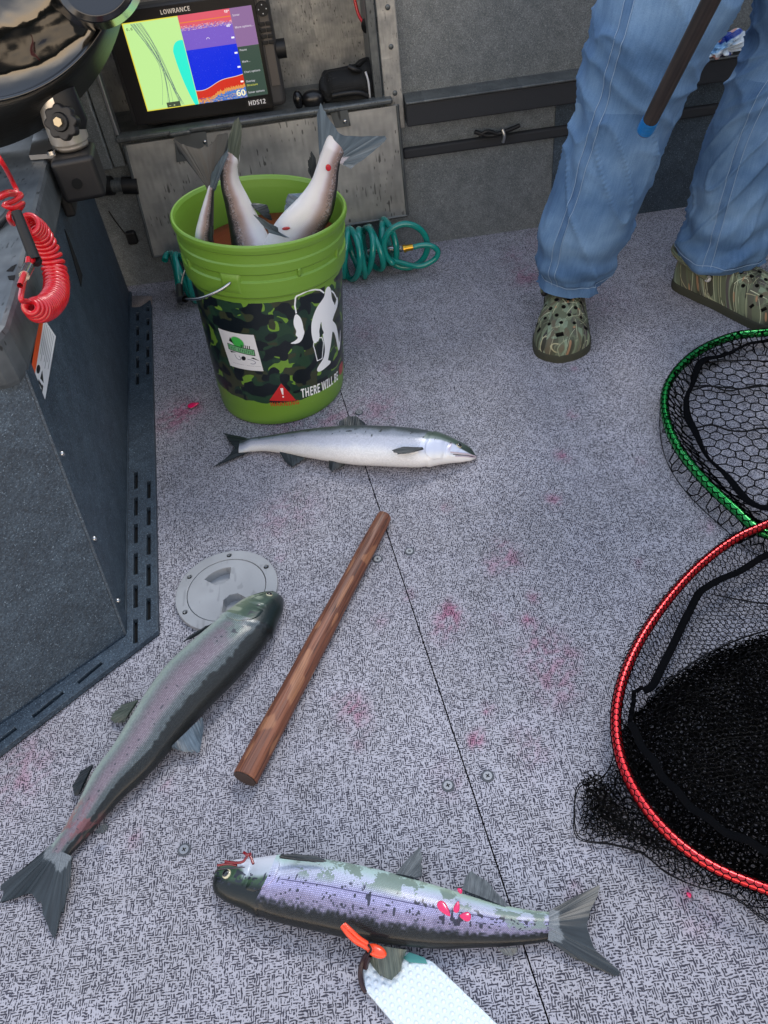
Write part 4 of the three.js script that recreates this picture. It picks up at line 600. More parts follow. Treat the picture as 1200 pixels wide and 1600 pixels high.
function deckFish(name, label, st, k, flat, Dpx, mat, roll = 0) { // st: [px, py, half depth px]; Dpx: which way the back points in the photo
  const n = st.length, P = [], d = [], t = [];
  for (let i = 0; i < n; i++) {
    const a = st[Math.max(0, i - 1)], b = st[Math.min(n - 1, i + 1)], dx = b[0] - a[0], dy = b[1] - a[1], l = Math.hypot(dx, dy), nx = -dy / l, ny = dx / l; let tv = 0.02;
    for (let r = 0; r < 4; r++) { const A = F(st[i][0] + nx * st[i][2], st[i][1] + ny * st[i][2], tv), B = F(st[i][0] - nx * st[i][2], st[i][1] - ny * st[i][2], tv); d[i] = A.distanceTo(B) / 2 * k; tv = Math.max(0.003, d[i] * flat); }
    t[i] = tv; P[i] = F(st[i][0], st[i][1], tv + 0.001);
  }
  const c = st[n >> 1], Dref = F(c[0] + Dpx[0], c[1] + Dpx[1], 0.02).sub(F(c[0], c[1], 0.02)).normalize();
  const th = thing(name, label, 'fish', F(c[0], c[1])); const f = fishBody(th, P, d, t, Dref, V(0, 1, 0), mat, true, roll); return { th, f };
}
const FP = (l, y) => l.map(([px, py, yy]) => F(px, py, yy ?? y));
{ // small bright fish by the bucket
  const { th, f } = deckFish('salmon', 'small bright silver salmon lying on the deck directly in front of the green bucket', [[745, 714, 3.5], [738, 712, 9.5], [728, 709, 14.5], [714, 706, 19.5], [698, 703, 24.5], [680, 701, 28.5], [655, 700, 32.5], [610, 697, 34], [560, 695, 33], [520, 693, 29], [480, 692, 23], [445, 692, 17], [415, 693, 12.5], [393, 695, 11.5], [382, 697, 12], [374, 698, 12]], 0.75, 0.62, [0, -60], FMAT.small, 0.5);
  part('tail', fin(F(392, 686, 0.012), F(394, 704, 0.010), FP([[348, 676, 0.006], [358, 690, 0.01], [367, 700, 0.01], [352, 716, 0.008], [331, 731, 0.004]]), 0.0022, 0.001, 3), FM.tail, th);
  part('dorsal_fin', fin(F(528, 668, 0.03), F(573, 667, 0.03), FP([[530, 658], [545, 650], [558, 651], [570, 660]], 0.036), 0.0014, 0.001, 5), FM.dark, th);
  part('anal_fin', fin(F(436, 705, 0.014), F(478, 713, 0.012), FP([[446, 722], [457, 730], [467, 724], [478, 718]], 0.006), 0.0016, 0.001, 7), FM.dark, th);
  part('pelvic_fin', fin(F(514, 716, 0.022), F(545, 712, 0.022), FP([[513, 731], [518, 737], [531, 731], [546, 724]], 0.007), 0.0016, 0.001, 9), FM.dark, th);
  part('pectoral_fin', fin(F(662, 702, 0.052), F(660, 699, 0.053), FP([[640, 708], [618, 710], [611, 704], [630, 698], [652, 699]], 0.055), 0.0012, 0.0006, 11), FM.dark, th);
  headParts(f.body, f, FMAT.small, { jaw: '#b9aab4' }); eye(f.body, f, 0.082, 1.12, 0.0052); pupil(f.body, f, 0.082, 1.12, 0.0068);
}
{ // fish with its head on the hatch
  const { th, f } = deckFish('salmon', 'grey-green salmon with a pinkish side, its head resting on the round deck hatch', [[434, 929, 5], [428, 935, 15], [417, 945, 25], [402, 959, 33], [384, 980, 39], [360, 1006, 43], [330, 1036, 46], [298, 1067, 47], [270, 1100, 45], [245, 1133, 42], [208, 1183, 37], [173, 1222, 32], [145, 1262, 25], [116, 1303, 19.5], [97, 1326, 17], [84, 1341, 18], [75, 1352, 18]], 0.92, 0.6, [60, 52], FMAT.pinkish, 0.08);
  part('tail', fin(F(78, 1322, 0.014), F(112, 1338, 0.014), FP([[42, 1352, 0.012], [0, 1383, 0.006], [-4, 1412, 0.004], [28, 1402, 0.008], [50, 1396, 0.01], [64, 1420, 0.008], [85, 1471, 0.003], [100, 1432, 0.008], [111, 1375, 0.012]]), 0.0024, 0.0014, 13), FM.tail, th);
  part('pectoral_fin', fin(F(344, 968, 0.03), F(332, 976, 0.028), FP([[300, 997], [286, 1004], [294, 996], [320, 978]], 0.012), 0.0014, 0.0008, 15), FM.dark, th);
  part('pelvic_fin', fin(F(216, 1094, 0.025), F(198, 1122, 0.022), FP([[190, 1102], [170, 1122], [178, 1130], [196, 1129]], 0.008), 0.0014, 0.0008, 17), FM.olive, th);
  part('anal_fin', fin(F(146, 1194, 0.02), F(124, 1240, 0.016), FP([[124, 1206], [113, 1228], [117, 1244], [123, 1243]], 0.008), 0.0014, 0.0008, 19), FM.dark, th);
  part('dorsal_fin', fin(F(316, 1120, 0.03), F(268, 1166, 0.026), FP([[319, 1136], [312, 1176], [296, 1178], [270, 1170]], 0.014), 0.0016, 0.0012, 21), FM.blue, th);
  part('adipose_fin', fin(F(165, 1286, 0.02), F(150, 1298, 0.02), FP([[170, 1292], [163, 1302], [150, 1303]], 0.02), 0.0014, 0.0005, 23), FM.dark, th);
  headParts(f.body, f, FMAT.pinkish, { jaw: '#4a574c', r: 0.001 }); eye(f.body, f, 0.062, 1.5, 0.0052); pupil(f.body, f, 0.062, 1.5, 0.0066);
}
{ // spotted fish in front, belly up the deck
  const { th, f } = deckFish('salmon', 'spotted silver-lilac salmon nearest the viewer with scales rubbed off in patches', [[334, 1371, 9], [346, 1372, 25], [362, 1375, 33], [385, 1379, 39], [420, 1384, 48], [460, 1391, 53], [505, 1398, 56], [550, 1407, 57], [590, 1415, 56], [640, 1425, 52], [690, 1434, 47], [740, 1441, 39], [785, 1446, 32], [830, 1448, 26], [862, 1447, 22], [884, 1447, 22], [898, 1448, 21]], 1.0, 0.58, [-8, 60], FMAT.spotted, 0.14);
  part('tail', fin(F(858, 1424, 0.016), F(856, 1468, 0.014), FP([[890, 1405, 0.012], [938, 1382, 0.006], [938, 1390, 0.006], [922, 1424, 0.01], [917, 1448, 0.012], [930, 1484, 0.008], [974, 1522, 0.003], [962, 1526, 0.003], [900, 1500, 0.008]]), 0.0026, 0.0016, 25), FM.tail, th);
  part('anal_fin', fin(F(722, 1391, 0.024), F(796, 1421, 0.018), FP([[727, 1372], [736, 1361], [762, 1376], [795, 1417]], 0.012), 0.0016, 0.0014, 27), FM.grey, th);
  part('pelvic_fin', fin(F(618, 1366, 0.03), F(648, 1372, 0.028), FP([[636, 1342], [656, 1323], [661, 1336], [660, 1368]], 0.014), 0.0016, 0.001, 29), FM.grey, th);
  part('pectoral_fin', fin(F(436, 1340, 0.052), F(440, 1336, 0.05), FP([[470, 1345], [500, 1347], [512, 1345], [495, 1338], [460, 1335]], 0.048), 0.0014, 0.0006, 31), FM.dark, th);
  part('dorsal_fin', fin(F(568, 1474, 0.026), F(636, 1484, 0.024), FP([[574, 1502], [594, 1524], [612, 1532], [627, 1516], [632, 1494]], 0.013), 0.0018, 0.002, 33), FM.olive, th);
  part('adipose_fin', fin(F(778, 1482, 0.016), F(808, 1480, 0.016), FP([[788, 1492], [800, 1494], [808, 1488]], 0.012), 0.0014, 0.0005, 35), FM.grey, th);
  part('torn_lip', [tube([F(352, 1346, 0.05), F(366, 1348, 0.055), F(380, 1346, 0.06), F(389, 1336, 0.062), F(396, 1350, 0.062)], 0.0016, 30, 6), tube([F(381, 1332, 0.062), F(387, 1336, 0.064), F(392, 1334, 0.062)], 0.0018, 12, 6), tube([F(340, 1352, 0.045), F(356, 1350, 0.05), F(370, 1352, 0.052)], 0.0013, 16, 6)], phy({ color: S('#7c0f1a'), roughness: 0.2, clearcoat: 0.7 }), th, 'torn red flesh at the mouth');
  headParts(f.body, f, FMAT.spotted, { jaw: '#3f3a40', r: 0.0009 }); eye(f.body, f, 0.064, 1.5, 0.0056); pupil(f.body, f, 0.063, 1.51, 0.0066);
  // pink scraps of cured roe on its side
  const roe = phy({ color: S('#e0125c'), roughness: 0.25, clearcoat: 0.8 }), mk = (label, x, y, w, h, a, yy) => { const g = new THREE.SphereGeometry(1, 24, 14), c = F(x, y, yy), k = depthOf(c) / FPX; const p = g.attributes.position; for (let i = 0; i < p.count; i++) { const px = p.getX(i), taper = 1 - 0.45 * px; p.setXYZ(i, px * w * k, p.getY(i) * 0.0016, p.getZ(i) * h * k * taper); } g.rotateY(a); g.translate(c.x, c.y, c.z); g.computeVertexNormals(); const o = thing('roe_scrap', label, 'roe scrap', c.clone()); part('skin', g, roe, o); return o; };
  mk('largest bright pink leaf-shaped roe scrap on the spotted salmon', 694, 1420, 14, 6.5, -1.0, 0.052); mk('slim magenta roe scrap standing between two larger ones on the spotted salmon', 714, 1417, 9, 4.5, 1.15, 0.052); mk('rounded pink roe scrap lowest of three on the spotted salmon', 727, 1432, 9, 6.5, 2.9, 0.050); mk('tiny red roe speck beside the rear fin of the spotted salmon', 719, 1391.5, 3.6, 4.5, 0.5, 0.041);
  mk('crimson roe scrap on the deck to the left of the bucket', 302, 632.5, 9, 6, 0.3, 0.004);
  mk('small crimson roe crumb on the deck near the red hoop', 1077, 1398, 3.5, 4, 0.3, 0.002);
}
{ // three fish standing tail up in the bucket
  const up = (name, label, st, z, Dx, mat, flat) => { const P = [], d = [], t = []; st.forEach(([px, py, h, zz = 0], i) => { P[i] = W(px, py, z + zz); const k = depthOf(P[i]) / FPX; d[i] = h * k; t[i] = d[i] * flat; }); const th = thing(name, label, 'fish', P[st.length >> 1].clone(), undefined); const f = fishBody(th, P, d, t, V(...Dx), V(0, 0, 1), mat, false); return { th, f }; };
  const Wp = (l, z) => l.map(([x, y, o = 0]) => W(x, y, z + o));
  { const z = -1.335, { th } = up('salmon', 'pale salmon upended against the right of the bucket with a broad forked tail', [[415, 470, 38, 0.02], [440, 410, 38, 0.012], [468, 358, 36], [493, 322, 30], [506, 290, 22], [512, 264, 18], [517, 246, 17], [522, 234, 18], [527, 224, 19], [530, 218, 18]], z, [1, 0, -0.15], FMAT.bucket, 0.6);
    part('tail', fin(W(499, 247, z), W(534, 256, z), Wp([[497, 210], [495, 178], [502, 158], [512, 182], [526, 202], [538, 212], [566, 213], [603, 211], [606, 216], [580, 240], [548, 264]], z + 0.006), 0.0026, 0.002, 41), FM.tailPale, th);
    part('anal_fin', fin(W(480, 300, z), W(446, 344, z), Wp([[466, 302], [450, 303], [446, 312], [443, 338]], z - 0.01), 0.0018, 0.001, 43), FM.blue, th);
    part('pelvic_fin', fin(W(452, 372, z + 0.03), W(436, 366, z + 0.03), Wp([[420, 364], [406, 348], [395, 334], [412, 342], [434, 356]], z + 0.035), 0.0018, 0.001, 45), FM.blue, th);
    part('wound', new THREE.SphereGeometry(0.0058, 16, 10).scale(0.8, 1, 0.15).translate(...W(513, 262, z + 0.0165).toArray()), phy({ color: S('#b01424'), roughness: 0.2, clearcoat: 0.7 }), th); part('wound', new THREE.SphereGeometry(0.006, 16, 10).scale(1.2, 0.5, 0.2).translate(...W(447, 357, z + 0.026).toArray()), phy({ color: S('#a83440'), roughness: 0.2, clearcoat: 0.7 }), th);
    const f2 = thing('loose_fin', 'dark fin tip of a hidden fish behind the broad-tailed salmon', 'fin', W(486, 255, z - 0.04)); part('fin', fin(W(495, 292, z - 0.05), W(486, 290, z - 0.05), Wp([[481, 268], [481, 250], [486, 235], [493, 246], [496, 268]], z - 0.05), 0.0025, 0.001, 47), FM.dark, f2);
  }
  { const z = -1.37, { th } = up('salmon', 'brownish salmon standing upright in the middle of the bucket with an upright tail lobe', [[408, 470, 40, 0.03], [400, 410, 36, 0.02], [382, 350, 25], [370, 315, 19.5], [361, 290, 16], [358, 272, 14], [358, 258, 14], [361, 246, 13.5], [363, 236, 12]], z, [-1, 0, 0.2], FMAT.bucket, 0.65);
    part('tail', fin(W(348, 262, z), W(371, 264, z), Wp([[352, 236], [358, 212], [366, 188], [372, 179], [378, 196], [377, 224], [373, 252]], z + 0.004), 0.0026, 0.001, 49), FM.olive, th);
    part('anal_fin', fin(W(389, 318, z), W(414, 340, z), Wp([[398, 317], [418, 320], [424, 336], [426, 346]], z - 0.01), 0.0018, 0.001, 51), FM.dark, th);
  }
  { const z = -1.285, { th } = up('salmon', 'slim salmon edge-on at the left of the bucket with a fanned dark tail', [[338, 440, 18, -0.01], [324, 405, 16, -0.005], [319, 372, 14], [322, 345, 11.5], [326, 318, 8], [329, 300, 5.5], [331, 286, 5]], z, [1, 0, 0.3], FMAT.bucket, 1.1);
    part('tail', fin(W(323, 296, z), W(337, 292, z), Wp([[318, 272], [294, 250], [275, 232], [269, 216], [292, 228], [312, 232], [326, 222], [340, 210], [357, 205], [356, 232], [346, 262]], z - 0.008), 0.0026, 0.003, 53), FM.dark, th);
    part('tail_lobe', fin(W(327, 300, z), W(337, 296, z), Wp([[330, 272], [344, 248], [357, 231], [358, 238], [348, 262], [340, 288]], z + 0.012), 0.003, 0.001, 55), FM.blue, th);
    part('pelvic_fin', fin(W(328, 352, z + 0.015), W(334, 354, z + 0.015), Wp([[325, 366], [326, 376], [331, 376], [334, 364]], z + 0.018), 0.002, 0.001, 57), FM.dark, th);
  }
}
// ---------------------------------------------------------------- wooden club
{
  const wood = dtex(256, 1024, (u, v) => { const n = fbm(u * 5, v * 5, 601, 3), g = vn(u * 40 + 3 * n, v * 5 + n * 2, 603, 40), p = ss(0.62, 0.82, vn(u * 90, v * 14, 605, 90)), b = vn(u * 8 + n, v * 3, 607, 8); let c = mix3([78, 44, 32], [146, 92, 66], g * 0.6 + b * 0.55); c = mix3(c, [48, 28, 22], p * 0.55); return mix3(c, [176, 126, 88], 0.5 * ss(0.66, 0.8, vn(u * 14 + 5, v * 22, 609, 14))); });
  const wb = dtex(256, 512, (u, v) => { const s = 255 * vn(u * 80, v * 12, 605, 80); return [s, s, s]; }, false);
  const a = F(383, 1216, 0.0155), b = F(601, 806, 0.0125), d = b.clone().sub(a), L = d.length(), ra = 0.0165, rb = 0.0132, prof = [];
  [[0, 0], [ra - 0.002, 0], [ra - 0.0005, 0.0007], [ra, 0.0025]].forEach(([r, y]) => prof.push(new THREE.Vector2(r, y)));
  for (let i = 1; i < 60; i++) { const t = i / 60; prof.push(new THREE.Vector2(lerp(ra, rb, t) + 0.0003 * Math.sin(t * 17), 0.0025 + t * (L - 0.006))); }
  [[rb - 0.001, L - 0.002], [rb - 0.004, L - 0.0005], [0, L]].forEach(([r, y]) => prof.push(new THREE.Vector2(r, y)));
  const g = new THREE.LatheGeometry(prof, 40), p = g.attributes.position; for (let i = 0; i < p.count; i++) { const an = Math.atan2(p.getZ(i), p.getX(i)), y = p.getY(i), k = 1 + 0.018 * Math.sin(an * 2 + y * 9) + 0.02 * (vn(an * 3 + 10, y * 60, 611) - 0.5); p.setX(i, p.getX(i) * k); p.setZ(i, p.getZ(i) * k); }
  g.computeVertexNormals(); g.applyQuaternion(new THREE.Quaternion().setFromUnitVectors(V(0, 1, 0), d.clone().normalize())); g.translate(a.x, a.y, a.z);
  const t = thing('wooden_club', 'round brown wooden club lying across the deck seam between the fish', 'club', a.clone().lerp(b, 0.5));
  part('shaft', g, std({ map: wood, roughness: 0.5, bumpMap: wb, bumpScale: 0.0005 }), t);
  const cap = new THREE.CylinderGeometry(ra - 0.0012, ra - 0.0012, 0.0012, 36); cap.applyQuaternion(new THREE.Quaternion().setFromUnitVectors(V(0, 1, 0), d.clone().normalize())); cap.translate(a.x - d.x / L * 0.0008, a.y - d.y / L * 0.0008, a.z - d.z / L * 0.0008);
  part('end_grain', cap, std({ color: S('#3a2c27'), roughness: 0.8, bumpMap: rough, bumpScale: 0.0006 }), t);
}
// ---------------------------------------------------------------- round inspection hatch
{
  const c0 = F(354, 921, 0.006), ang = 0.18; const plastic = std({ color: S('#a3a5a8'), roughness: 0.45, bumpMap: rough, bumpScale: 0.0002, map: dtex(256, 256, (u, v) => { const n = 0.5 * vn(u * 6, v * 6, 651, 6, 6) + 0.5 * vn(u * 17, v * 17, 652, 17, 17), s = ss(0.8, 0.9, vn(u * 60, v * 16, 653, 60, 16)); const k = 222 + 30 * n - 22 * s; return [k, k, k]; }) });
  const t = thing('deck_hatch', 'round grey screw-in inspection hatch in the deck under the fish head', 'hatch', c0.clone());
  const Rr = 0.0815, T = (x, z, y) => V(c0.x + x * Math.cos(ang) - z * Math.sin(ang), y, c0.z + x * Math.sin(ang) + z * Math.cos(ang));
  const put = (g) => { g.rotateY(-ang); g.translate(c0.x, 0, c0.z); return triUV(g, 0.3); };
  const scr = []; for (let i = 0; i < 6; i++) { const a = i * Math.PI / 3 + 0.36; scr.push([0.0722 * Math.cos(a), 0.0722 * Math.sin(a)]); }
  const circ = (x, z, r, n = 24) => Array.from({ length: n }, (_, i) => ({ x: x + r * Math.cos(i / n * 6.2832), z: z + r * Math.sin(i / n * 6.2832) }));
  const ringG = prism(circ(0, 0, Rr, 96), 0.0005, 0.0075, [circ(0, 0, 0.0632, 80).reverse(), ...scr.map(([x, z]) => circ(x, z, 0.0042, 16).reverse())], 0.0012);
  part('ring', put(ringG), plastic, t);
  // lid with two finger recesses
  const Dh = (s) => { const out = [], r = 0.046; for (let i = 0; i <= 16; i++) { const a = lerp(-0.52, 0.52, i / 16); out.push({ x: s * r * Math.cos(a), z: r * Math.sin(a) * 1.0 }); } out.push({ x: s * 0.018, z: 0.012 }, { x: s * 0.014, z: 0 }, { x: s * 0.018, z: -0.012 }); return out; };
  const turn = (l, a) => l.map(({ x, z }) => ({ x: x * Math.cos(a) - z * Math.sin(a), z: x * Math.sin(a) + z * Math.cos(a) }));
  const ha = 0.98; part('lid', put(prism(circ(0, 0, 0.0622, 80), 0.0005, 0.0068, [turn(Dh(1), ha).reverse(), turn(Dh(-1), ha)], 0.0008)), plastic, t);
  part('lid_well', put(prism(circ(0, 0, 0.0615, 60), -0.010, -0.0085)), plastic, t);
  for (const s of [1, -1]) { const l = turn(Dh(s), ha), cen = l.reduce((a, p) => ({ x: a.x + p.x / l.length, z: a.z + p.z / l.length }), { x: 0, z: 0 }); part('recess_wall', put(surf(l.length, 1, (u, v) => { const p = l[Math.round(u * l.length) % l.length], k = v ? 0.93 : 1.0; return V(cen.x + (p.x - cen.x) * k, v ? -0.0084 : 0.0062, cen.z + (p.z - cen.z) * k); })), plastic, t); }
  const q = 0.0007, R = 0.0022, plus = new THREE.Path(); [[q, R], [q, q], [R, q], [R, -q], [q, -q], [q, -R], [-q, -R], [-q, -q], [-R, -q], [-R, q], [-q, q], [-q, R]].forEach(([x, y], i) => (i ? plus.lineTo(x, y) : plus.moveTo(x, y)));
  for (const [x, z] of scr) { const sh = new THREE.Shape(); sh.absarc(0, 0, 0.0034, 0, 7); sh.holes.push(plus); const g = new THREE.ExtrudeGeometry(sh, { depth: 0.001, bevelEnabled: true, bevelThickness: 0.0008, bevelSize: 0.0006, bevelSegments: 2 }); g.rotateX(-Math.PI / 2); const p = T(x, z, 0.0052); g.translate(p.x, p.y, p.z); const h = part('screw', g, M.steel, t); part('socket', new THREE.CylinderGeometry(0.0044, 0.0044, 0.0008, 16).translate(p.x, 0.0048, p.z), M.void, h); }
}
// ---------------------------------------------------------------- landing nets
function strand(list, r) { // thin three-sided cords between point pairs
  const n = list.length, pos = new Float32Array(n * 18), nor = new Float32Array(n * 18), idx = new Uint32Array(n * 18), a = V(), b = V(), d = V(), x = V(), y = V(), o = V();
  list.forEach(([p, q], i) => {
    d.copy(q).sub(p).normalize(); x.set(0.3, 1, 0.2).cross(d).normalize(); y.crossVectors(d, x);
    for (let k = 0; k < 3; k++) { const t = k * 2.0944; o.copy(x).multiplyScalar(Math.cos(t)).addScaledVector(y, Math.sin(t)); const s = i * 18 + k * 6; a.copy(p).addScaledVector(o, r).addScaledVector(d, -r * 0.4); b.copy(q).addScaledVector(o, r).addScaledVector(d, r * 0.4); a.toArray(pos, s); b.toArray(pos, s + 3); o.toArray(nor, s); o.toArray(nor, s + 3); }
    for (let k = 0; k < 3; k++) { const s = i * 6, A = s + k * 2, B = s + ((k + 1) % 3) * 2; idx.set([A, A + 1, B, A + 1, B + 1, B], i * 18 + k * 6); }
  });
  const g = new THREE.BufferGeometry(); g.setAttribute('position', new THREE.BufferAttribute(pos, 3)); g.setAttribute('normal', new THREE.BufferAttribute(nor, 3)); g.setAttribute('uv', new THREE.BufferAttribute(new Float32Array(n * 12), 2)); g.setIndex(new THREE.BufferAttribute(idx, 1)); return g;
}
function hexEdges(poly, cell, map, jit, seed, rot = 0.2, keep = null) { // honeycomb over a plan polygon, lifted by map(x, z)
  const x0 = Math.min(...poly.map((p) => p.x)), x1 = Math.max(...poly.map((p) => p.x)), z0 = Math.min(...poly.map((p) => p.z)), z1 = Math.max(...poly.map((p) => p.z)), cx = (x0 + x1) / 2, cz = (z0 + z1) / 2, R = Math.hypot(x1 - x0, z1 - z0) / 2, s = cell / Math.sqrt(3), out = [], N = Math.ceil(R / cell) + 1, M2 = Math.ceil(R / (1.5 * s)) + 1;
  const P = (x, z) => { const c = Math.cos(rot), q = Math.sin(rot), X = cx + x * c - z * q, Z = cz + x * q + z * c; return [X, Z]; };
  const J = (x, z) => { const a = Math.round(x / s * 20), b = Math.round(z / s * 20); return [x + (hash(a, b, seed) - 0.5) * jit * cell, z + (hash(a, b, seed + 9) - 0.5) * jit * cell]; };
  for (let r = -M2; r <= M2; r++) for (let c = -N; c <= N; c++) {
    const hx = (c + (r & 1 ? 0.5 : 0)) * cell, hz = r * 1.5 * s, v = [[hx, hz - s], [hx + cell / 2, hz - s / 2], [hx + cell / 2, hz + s / 2], [hx, hz + s]].map(([x, z]) => P(...J(x, z)));
    for (let k = 0; k < 3; k++) { const A = v[k], B = v[k + 1]; if (!inPoly(A[0], A[1], poly) || !inPoly(B[0], B[1], poly)) continue; if (keep && !keep(A[0], A[1])) continue; out.push([map(A[0], A[1]), map(B[0], B[1])]); }
  }
  return out;
}
const distPoly = (x, z, P) => { let m = 9; for (let i = 0; i < P.length; i++) { const a = P[i], b = P[(i + 1) % P.length], dx = b.x - a.x, dz = b.z - a.z, t = clamp(((x - a.x) * dx + (z - a.z) * dz) / (dx * dx + dz * dz + 1e-12)); m = Math.min(m, Math.hypot(x - a.x - t * dx, z - a.z - t * dz)); } return m; };
function wrapHoop(curve, r, cell, n0, n1) { // netting drawn over the hoop tube
  const L = curve.getLength(), s = cell / Math.sqrt(3), out = [], rows = Math.max(2, Math.round(2 * Math.PI * r / (1.5 * s) / 2) * 2), pt = (a, row) => { const u = clamp(a / L), p = curve.getPointAt(u), T = curve.getTangentAt(u), x = V(0, 1, 0), y = V().crossVectors(T, x).normalize(), th = row / (rows * 1.5 * s) * Math.PI * 2; return p.addScaledVector(x, (r + 0.0004) * Math.cos(th)).addScaledVector(y, (r + 0.0004) * Math.sin(th)); };
  for (let q = 0; q < rows; q++) for (let c = Math.floor(n0 * L / cell); c < n1 * L / cell; c++) { const hx = (c + (q & 1 ? 0.5 : 0)) * cell, hz = q * 1.5 * s, v = [[hx, hz - s], [hx + cell / 2, hz - s / 2], [hx + cell / 2, hz + s / 2], [hx, hz + s]]; for (let k = 0; k < 3; k++) out.push([pt(...v[k]), pt(...v[k + 1])]); }
  return out;
}
const cordMat = phy({ color: S('#0b0c10'), roughness: 0.7, specularIntensity: 0.35 }), tape = phy({ color: S('#08090c'), roughness: 0.95, specularIntensity: 0.12, bumpMap: rough, bumpScale: 0.0004 });
const anod = (c) => phy({ color: S(c), metalness: 0.75, roughness: 0.24, clearcoat: 0.6, clearcoatRoughness: 0.1 });
{ // green hoop
  const y = 0.028, pts = [[1200, 519], [1152, 524], [1100, 544], [1062, 574], [1040, 612], [1041, 655], [1060, 700], [1098, 748], [1146, 794], [1200, 835]].map(([a, b]) => F(a, b, y));
  const far = [V(0.70, y, -0.70), V(0.82, y, -0.66), V(0.96, y, -0.70), V(1.08, y, -0.84), V(1.13, y, -1.02), V(1.08, y, -1.18), V(0.97, y, -1.265)];
  const cv = new THREE.CatmullRomCurve3([...pts, ...far], true, 'centripetal'), r = 0.0072;
  const t = thing('landing_net', 'green hooped landing net with wide black mesh behind the red one', 'landing net', V(0.8, 0, -1.0));
  part('hoop', new THREE.TubeGeometry(cv, 260, r, 14, true), anod('#0a8f3c'), t);
  part('handle', rod(V(1.13, y, -1.0), V(1.22, 0.032, -0.97), 0.014), M.black, t);
  const hoop = cv.getPoints(80), c = hoop.reduce((a, p) => a.add(p), V(0, 0, 0)).multiplyScalar(1 / hoop.length), big = hoop.map((p) => { const d = V(p.x - c.x, 0, p.z - c.z), l = d.length(), o = 0.004 + 0.021 * ss(-0.1, 0.12, d.z) * ss(0.1, -0.05, d.x); return V(c.x + d.x * (1 + o / l), 0, c.z + d.z * (1 + o / l)); }), small = hoop.map((p) => { const d = V(p.x - c.x, 0, p.z - c.z), l = d.length(); return V(c.x + d.x * (1 - 0.03 / l), 0, c.z + d.z * (1 - 0.03 / l)); });
  const lift = (x, z) => { const inside = inPoly(x, z, hoop), d = distPoly(x, z, hoop); return V(x, inside ? 0.004 + 0.030 * Math.exp(-d * d / 0.0006) + 0.006 * vn(x * 30, z * 30, 701) : 0.005 + 0.026 * ss(0.02, 0.0, d), z); };
  const lift2 = (x, z) => V(x + 0.008 * (vn(x * 20, z * 20, 703) - 0.5), 0.006 + 0.012 * vn(x * 18, z * 18, 705) + 0.012 * ss(0.05, 0, distPoly(x, z, hoop)), z);
  const E1 = hexEdges(hoop, 0.0235, lift, 0.16, 711, 0.5), E2 = hexEdges(big, 0.017, lift, 0.3, 713, 0.9, (x, z) => distPoly(x, z, hoop) < 0.034), E3 = hexEdges(small, 0.021, lift2, 0.3, 717, 0.2, (x, z) => distPoly(x, z, hoop) < 0.035);
  const me = part('netting', strand([...E1, ...E2, ...E3, ...wrapHoop(cv, r, 0.014, 0, 1)], 0.0012), cordMat, t); me.userData.kind = 'stuff';
  // long cords across
  const rope = (a, b, k) => tube(Array.from({ length: 9 }, (_, i) => { const p = F(lerp(a[0], b[0], i / 8), lerp(a[1], b[1], i / 8) + 3 * Math.sin(i * 1.7 + k), 0.012); p.y += 0.003 * Math.sin(i * 2.1); return p; }), 0.0016, 40, 6);
  part('edge_cord', tube(big.slice(0, -1).map((p) => V(p.x, 0.005, p.z)), 0.0008, 320, 5, true), cordMat, t);
  part('draw_cord', [rope([1095, 566], [1290, 560], 1), rope([1078, 608], [1290, 600], 2), rope([1084, 606], [1290, 606], 4), rope([1088, 668], [1290, 676], 3)], cordMat, t);
  const band = [[1270, 520], [1200, 530], [1150, 547], [1103, 562], [1092, 572], [1082, 600], [1072, 628], [1080, 662], [1094, 694], [1118, 726], [1150, 762], [1186, 790], [1240, 806]].map(([a, b]) => F(a, b, 0.02));
  part('collar_tape', surf(120, 4, (u, v) => { const cvb = band.cv || (band.cv = new THREE.CatmullRomCurve3(band, false, 'centripetal')); const p = cvb.getPointAt(u), T = cvb.getTangentAt(u), n = V(-T.z, 0, T.x); return p.addScaledVector(n, 0.0068 * (v - 0.5) * 2 * (0.8 + 0.25 * Math.sin(u * 23))).add(V(0, 0.004 * Math.sin(u * 40) + 0.003 * Math.sin(v * 3.1), 0)); }), tape, t);
}
